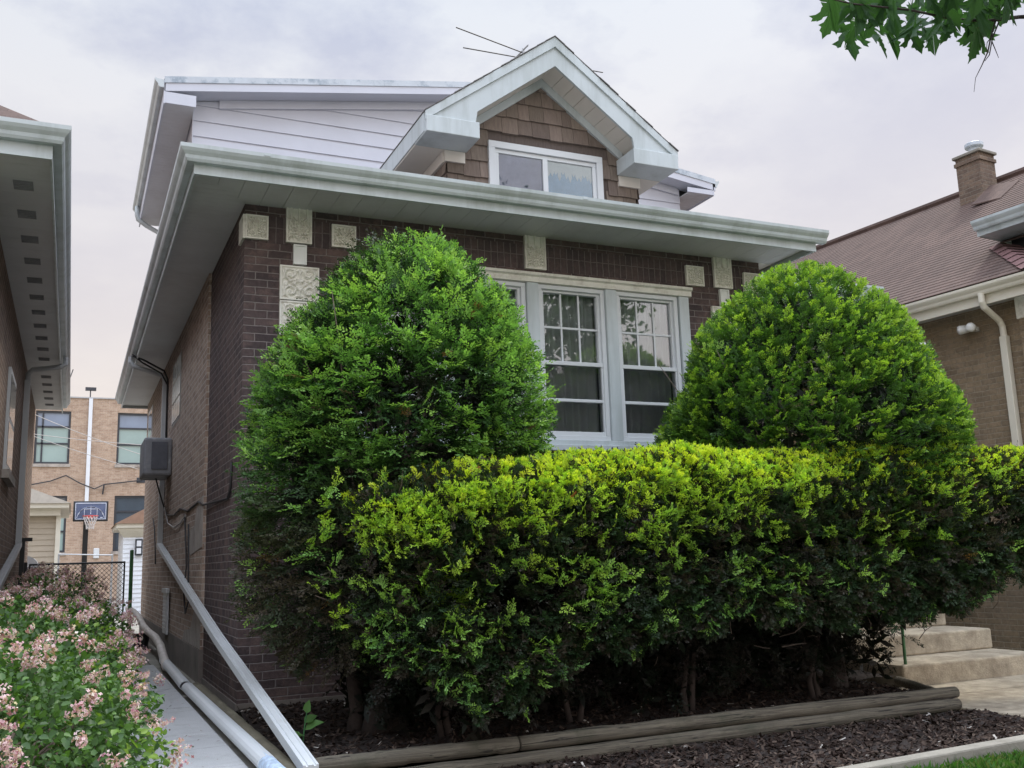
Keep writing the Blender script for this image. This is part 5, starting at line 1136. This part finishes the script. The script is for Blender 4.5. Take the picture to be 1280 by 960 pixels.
for i, (dx, dy, f) in enumerate(spots):
    o = bpy.data.objects.new('leaf', ML[i % 6]); COL.objects.link(o); o.parent = MT; o.matrix_parent_inverse = MT.matrix_basis.inverted()
    d = Vector((rng.normal(0, .45), rng.normal(0, .35), -1)); n = Vector((rng.normal(0, .5), -.8+rng.normal(0, .4), rng.normal(.2, .3))); d.normalize(); n = (n-d*n.dot(d)).normalized(); x = d.cross(n)
    s = rng.uniform(.6, 1.05); Mx = Matrix((x, d, n)).transposed().to_4x4(); o.matrix_basis = Matrix.Translation(at(dx, dy, f)) @ Mx @ Matrix.Scale(s, 4)
n = 9000; c = np.array([6.9, -9.6, 6.6]); g = rng.normal(0, 1, (60, 3)); g = unit(g)*rng.uniform(.5, 1, (60, 1))*[2.6, 2.6, 2.4]+c
P = g[rng.integers(0, 60, n)]+rng.normal(0, .42, (n, 3)); D = unit(rng.normal(0, .6, (n, 3))+[0, 0, -.5]); Nr = unit(rng.normal(0, .5, (n, 3))+[0, 0, 1]); L = rng.uniform(.10, .17, n)
V, F, C = leaves6(P, D, Nr, L, L*.9, pick(rng, n, (.05, .11, .03), (.07, .15, .035)), rng); o = np_obj('crown', V, F, C, M['maple_leaf'], MT)

# lawn grass and a broad-leaved weed
rng = np.random.default_rng(51); n = 42000
x = rng.uniform(1.2, 6.0, n); y = rng.uniform(-6.0, -3.93, n); e = -3.99+.023*(x-1.2); ok = y < e; x, y = x[ok], y[ok]; n = len(x)
z = np.where(y > -4.4, -.16, -.16+.15*(y+4.4)); P = np.stack([x, y, z], 1); D = unit(np.stack([rng.normal(0, .4, n), rng.normal(0, .4, n), np.ones(n)], 1)); S = unit(np.cross(D, rng.normal(0, 1, (n, 3)))); L = rng.uniform(.035, .085, n)[:, None]; w = .0022
Bd = unit(D+rng.normal(0, .5, (n, 3))); V = np.stack([P-S*w, P+S*w, P+D*L*.6+S*w*.8, P+D*L*.4+Bd*L*.6], 1).reshape(-1, 3)
C = np.repeat(pick(rng, n, (.05, .14, .022), (.07, .18, .03), (.04, .11, .02), (.12, .17, .05)), 4, 0)
o = np_obj('lawn_grass', V, np.arange(4*n).reshape(n, 4), C, M['grass_blade']); o['kind'] = 'stuff'
WD = thing('weed', 'small weed with a few broad pale green leaves by the foot of the house corner', 'weed', (.15, -1.75, -.03)); rng = np.random.default_rng(61)
b = MB(); b.tube([(.15, -1.75, -.05), (.16, -1.76, .08), (.17, -1.78, .17)], [.005, .004, .003], 6); b.build('stem', M['green_metal'], WD)
P = np.array([(.15, -1.75, .03), (.16, -1.76, .06), (.17, -1.77, .16), (.16, -1.76, .10), (.15, -1.75, .02)]); D = np.array([(-.5, -.5, .15), (.8, -.2, .35), (.1, -.3, .9), (.6, .3, .3), (-.6, .2, .1)]); Nr = np.tile([0., -.5, 1.], (5, 1)); L = np.array([.14, .13, .09, .11, .11])
V, F, C = leaves6(P, D, Nr, L, L*.62, np.tile([.10, .21, .06], (5, 1)), rng); np_obj('leaves', V, F, C, M['lilac_leaf'], WD)
# sprig of lilac leaning over the pipe
# ------------------------------------------------------------------ sky, sun, camera
SUN_EL, SUN_AZ = 58., 62.                                  # azimuth east of north (+Y), i.e. behind the house to the right
W = bpy.data.worlds.new('World'); SC.world = W; W.use_nodes = True; nt = W.node_tree; nt.nodes.clear()
out = nt.nodes.new('ShaderNodeOutputWorld'); bg = N(nt, 'ShaderNodeBackground', Strength=.1)
sky = nt.nodes.new('ShaderNodeTexSky'); sky.sky_type = 'NISHITA'; sky.sun_disc = False; sky.sun_elevation = rad(SUN_EL); sky.sun_rotation = rad(SUN_AZ); sky.air_density = 1.5; sky.dust_density = 3.
tc = N(nt, 'ShaderNodeTexCoord'); gen = tc.outputs['Generated']
sep = N(nt, 'ShaderNodeSeparateXYZ'); nt.links.new(gen, sep.inputs[0])
# cloud sheet seen from below: project the direction on a flat layer
zc = N(nt, 'ShaderNodeMath', operation='MAXIMUM'); nt.links.new(sep.outputs[2], zc.inputs[0]); zc.inputs[1].default_value = .0
za = N(nt, 'ShaderNodeMath', operation='ADD'); nt.links.new(zc.outputs[0], za.inputs[0]); za.inputs[1].default_value = .22
dv = N(nt, 'ShaderNodeVectorMath', operation='DIVIDE'); cb = N(nt, 'ShaderNodeCombineXYZ')
for i in range(3): nt.links.new(za.outputs[0], cb.inputs[i])
nt.links.new(gen, dv.inputs[0]); nt.links.new(cb.outputs[0], dv.inputs[1])
c1 = noise(nt, dv.outputs[0], 1.25, 8, .55); c2 = noise(nt, dv.outputs[0], 3.6, 7, .6)
grey = mixc(nt, (3.4, 3.6, 4.45), (5.1, 5.2, 5.5), ramp(nt, c1, .36, .60))
grey = mixc(nt, grey, (2.95, 3.15, 4.15), ramp(nt, c2, .48, .70, (0, 0, 0), (.7, .7, .7)))
warm = mixc(nt, grey, (6.0, 5.2, 4.65), ramp(nt, sep.outputs[2], .14, .52, (.8, .8, .8), (0, 0, 0)))
# overcast skies are brightest overhead
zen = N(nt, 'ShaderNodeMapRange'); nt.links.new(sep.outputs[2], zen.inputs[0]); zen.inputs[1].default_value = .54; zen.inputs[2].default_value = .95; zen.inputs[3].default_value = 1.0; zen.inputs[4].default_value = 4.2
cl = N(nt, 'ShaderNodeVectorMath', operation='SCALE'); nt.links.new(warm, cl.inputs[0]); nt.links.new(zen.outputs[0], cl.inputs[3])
front = N(nt, 'ShaderNodeMapRange'); nt.links.new(sep.outputs[1], front.inputs[0]); front.inputs[1].default_value = .25; front.inputs[2].default_value = -.7; front.inputs[3].default_value = 1.; front.inputs[4].default_value = 1.9   # extra sky brightness added behind the camera to light the house front
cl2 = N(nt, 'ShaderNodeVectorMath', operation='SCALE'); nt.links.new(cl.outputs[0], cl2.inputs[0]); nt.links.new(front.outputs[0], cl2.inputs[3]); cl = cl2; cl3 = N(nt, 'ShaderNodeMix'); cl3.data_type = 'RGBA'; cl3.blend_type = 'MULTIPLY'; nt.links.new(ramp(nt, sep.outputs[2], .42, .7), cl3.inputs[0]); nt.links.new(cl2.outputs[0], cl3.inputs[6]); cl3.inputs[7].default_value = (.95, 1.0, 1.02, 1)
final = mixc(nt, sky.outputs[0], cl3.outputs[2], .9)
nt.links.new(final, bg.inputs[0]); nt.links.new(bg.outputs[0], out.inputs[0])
sl = bpy.data.lights.new('sun', 'SUN'); sl.energy = 1.5; sl.angle = rad(14); sl.color = (1, .95, .87); so = bpy.data.objects.new('sun', sl); COL.objects.link(so)
dirv = Vector((math.sin(rad(SUN_AZ))*math.cos(rad(SUN_EL)), math.cos(rad(SUN_AZ))*math.cos(rad(SUN_EL)), math.sin(rad(SUN_EL)))); so.rotation_euler = dirv.to_track_quat('Z', 'Y').to_euler()
cd = bpy.data.cameras.new('camera'); cam = bpy.data.objects.new('camera', cd); COL.objects.link(cam)
cd.sensor_fit = 'HORIZONTAL'; cd.sensor_width = 36; cd.lens = 36*1222.646/1280; cd.clip_start = .05; cd.clip_end = 2000
Rm = np.array([[0.91343228, 0.04368589, 0.40463935], [-0.40577204, 0.17463607, 0.89713505], [-0.03147248, -0.98366345, 0.17724473]])
cam.matrix_basis = Matrix(((Rm[0, 0], -Rm[0, 1], -Rm[0, 2], -1.2535), (Rm[1, 0], -Rm[1, 1], -Rm[1, 2], -8.2872), (Rm[2, 0], -Rm[2, 1], -Rm[2, 2], 1.0829), (0, 0, 0, 1)))
SC.camera = cam
SC.view_settings.view_transform = 'Standard'; SC.view_settings.look = 'None'; SC.view_settings.exposure = .72; SC.view_settings.gamma = 1
SC.render.resolution_x = 1024; SC.render.resolution_y = 768
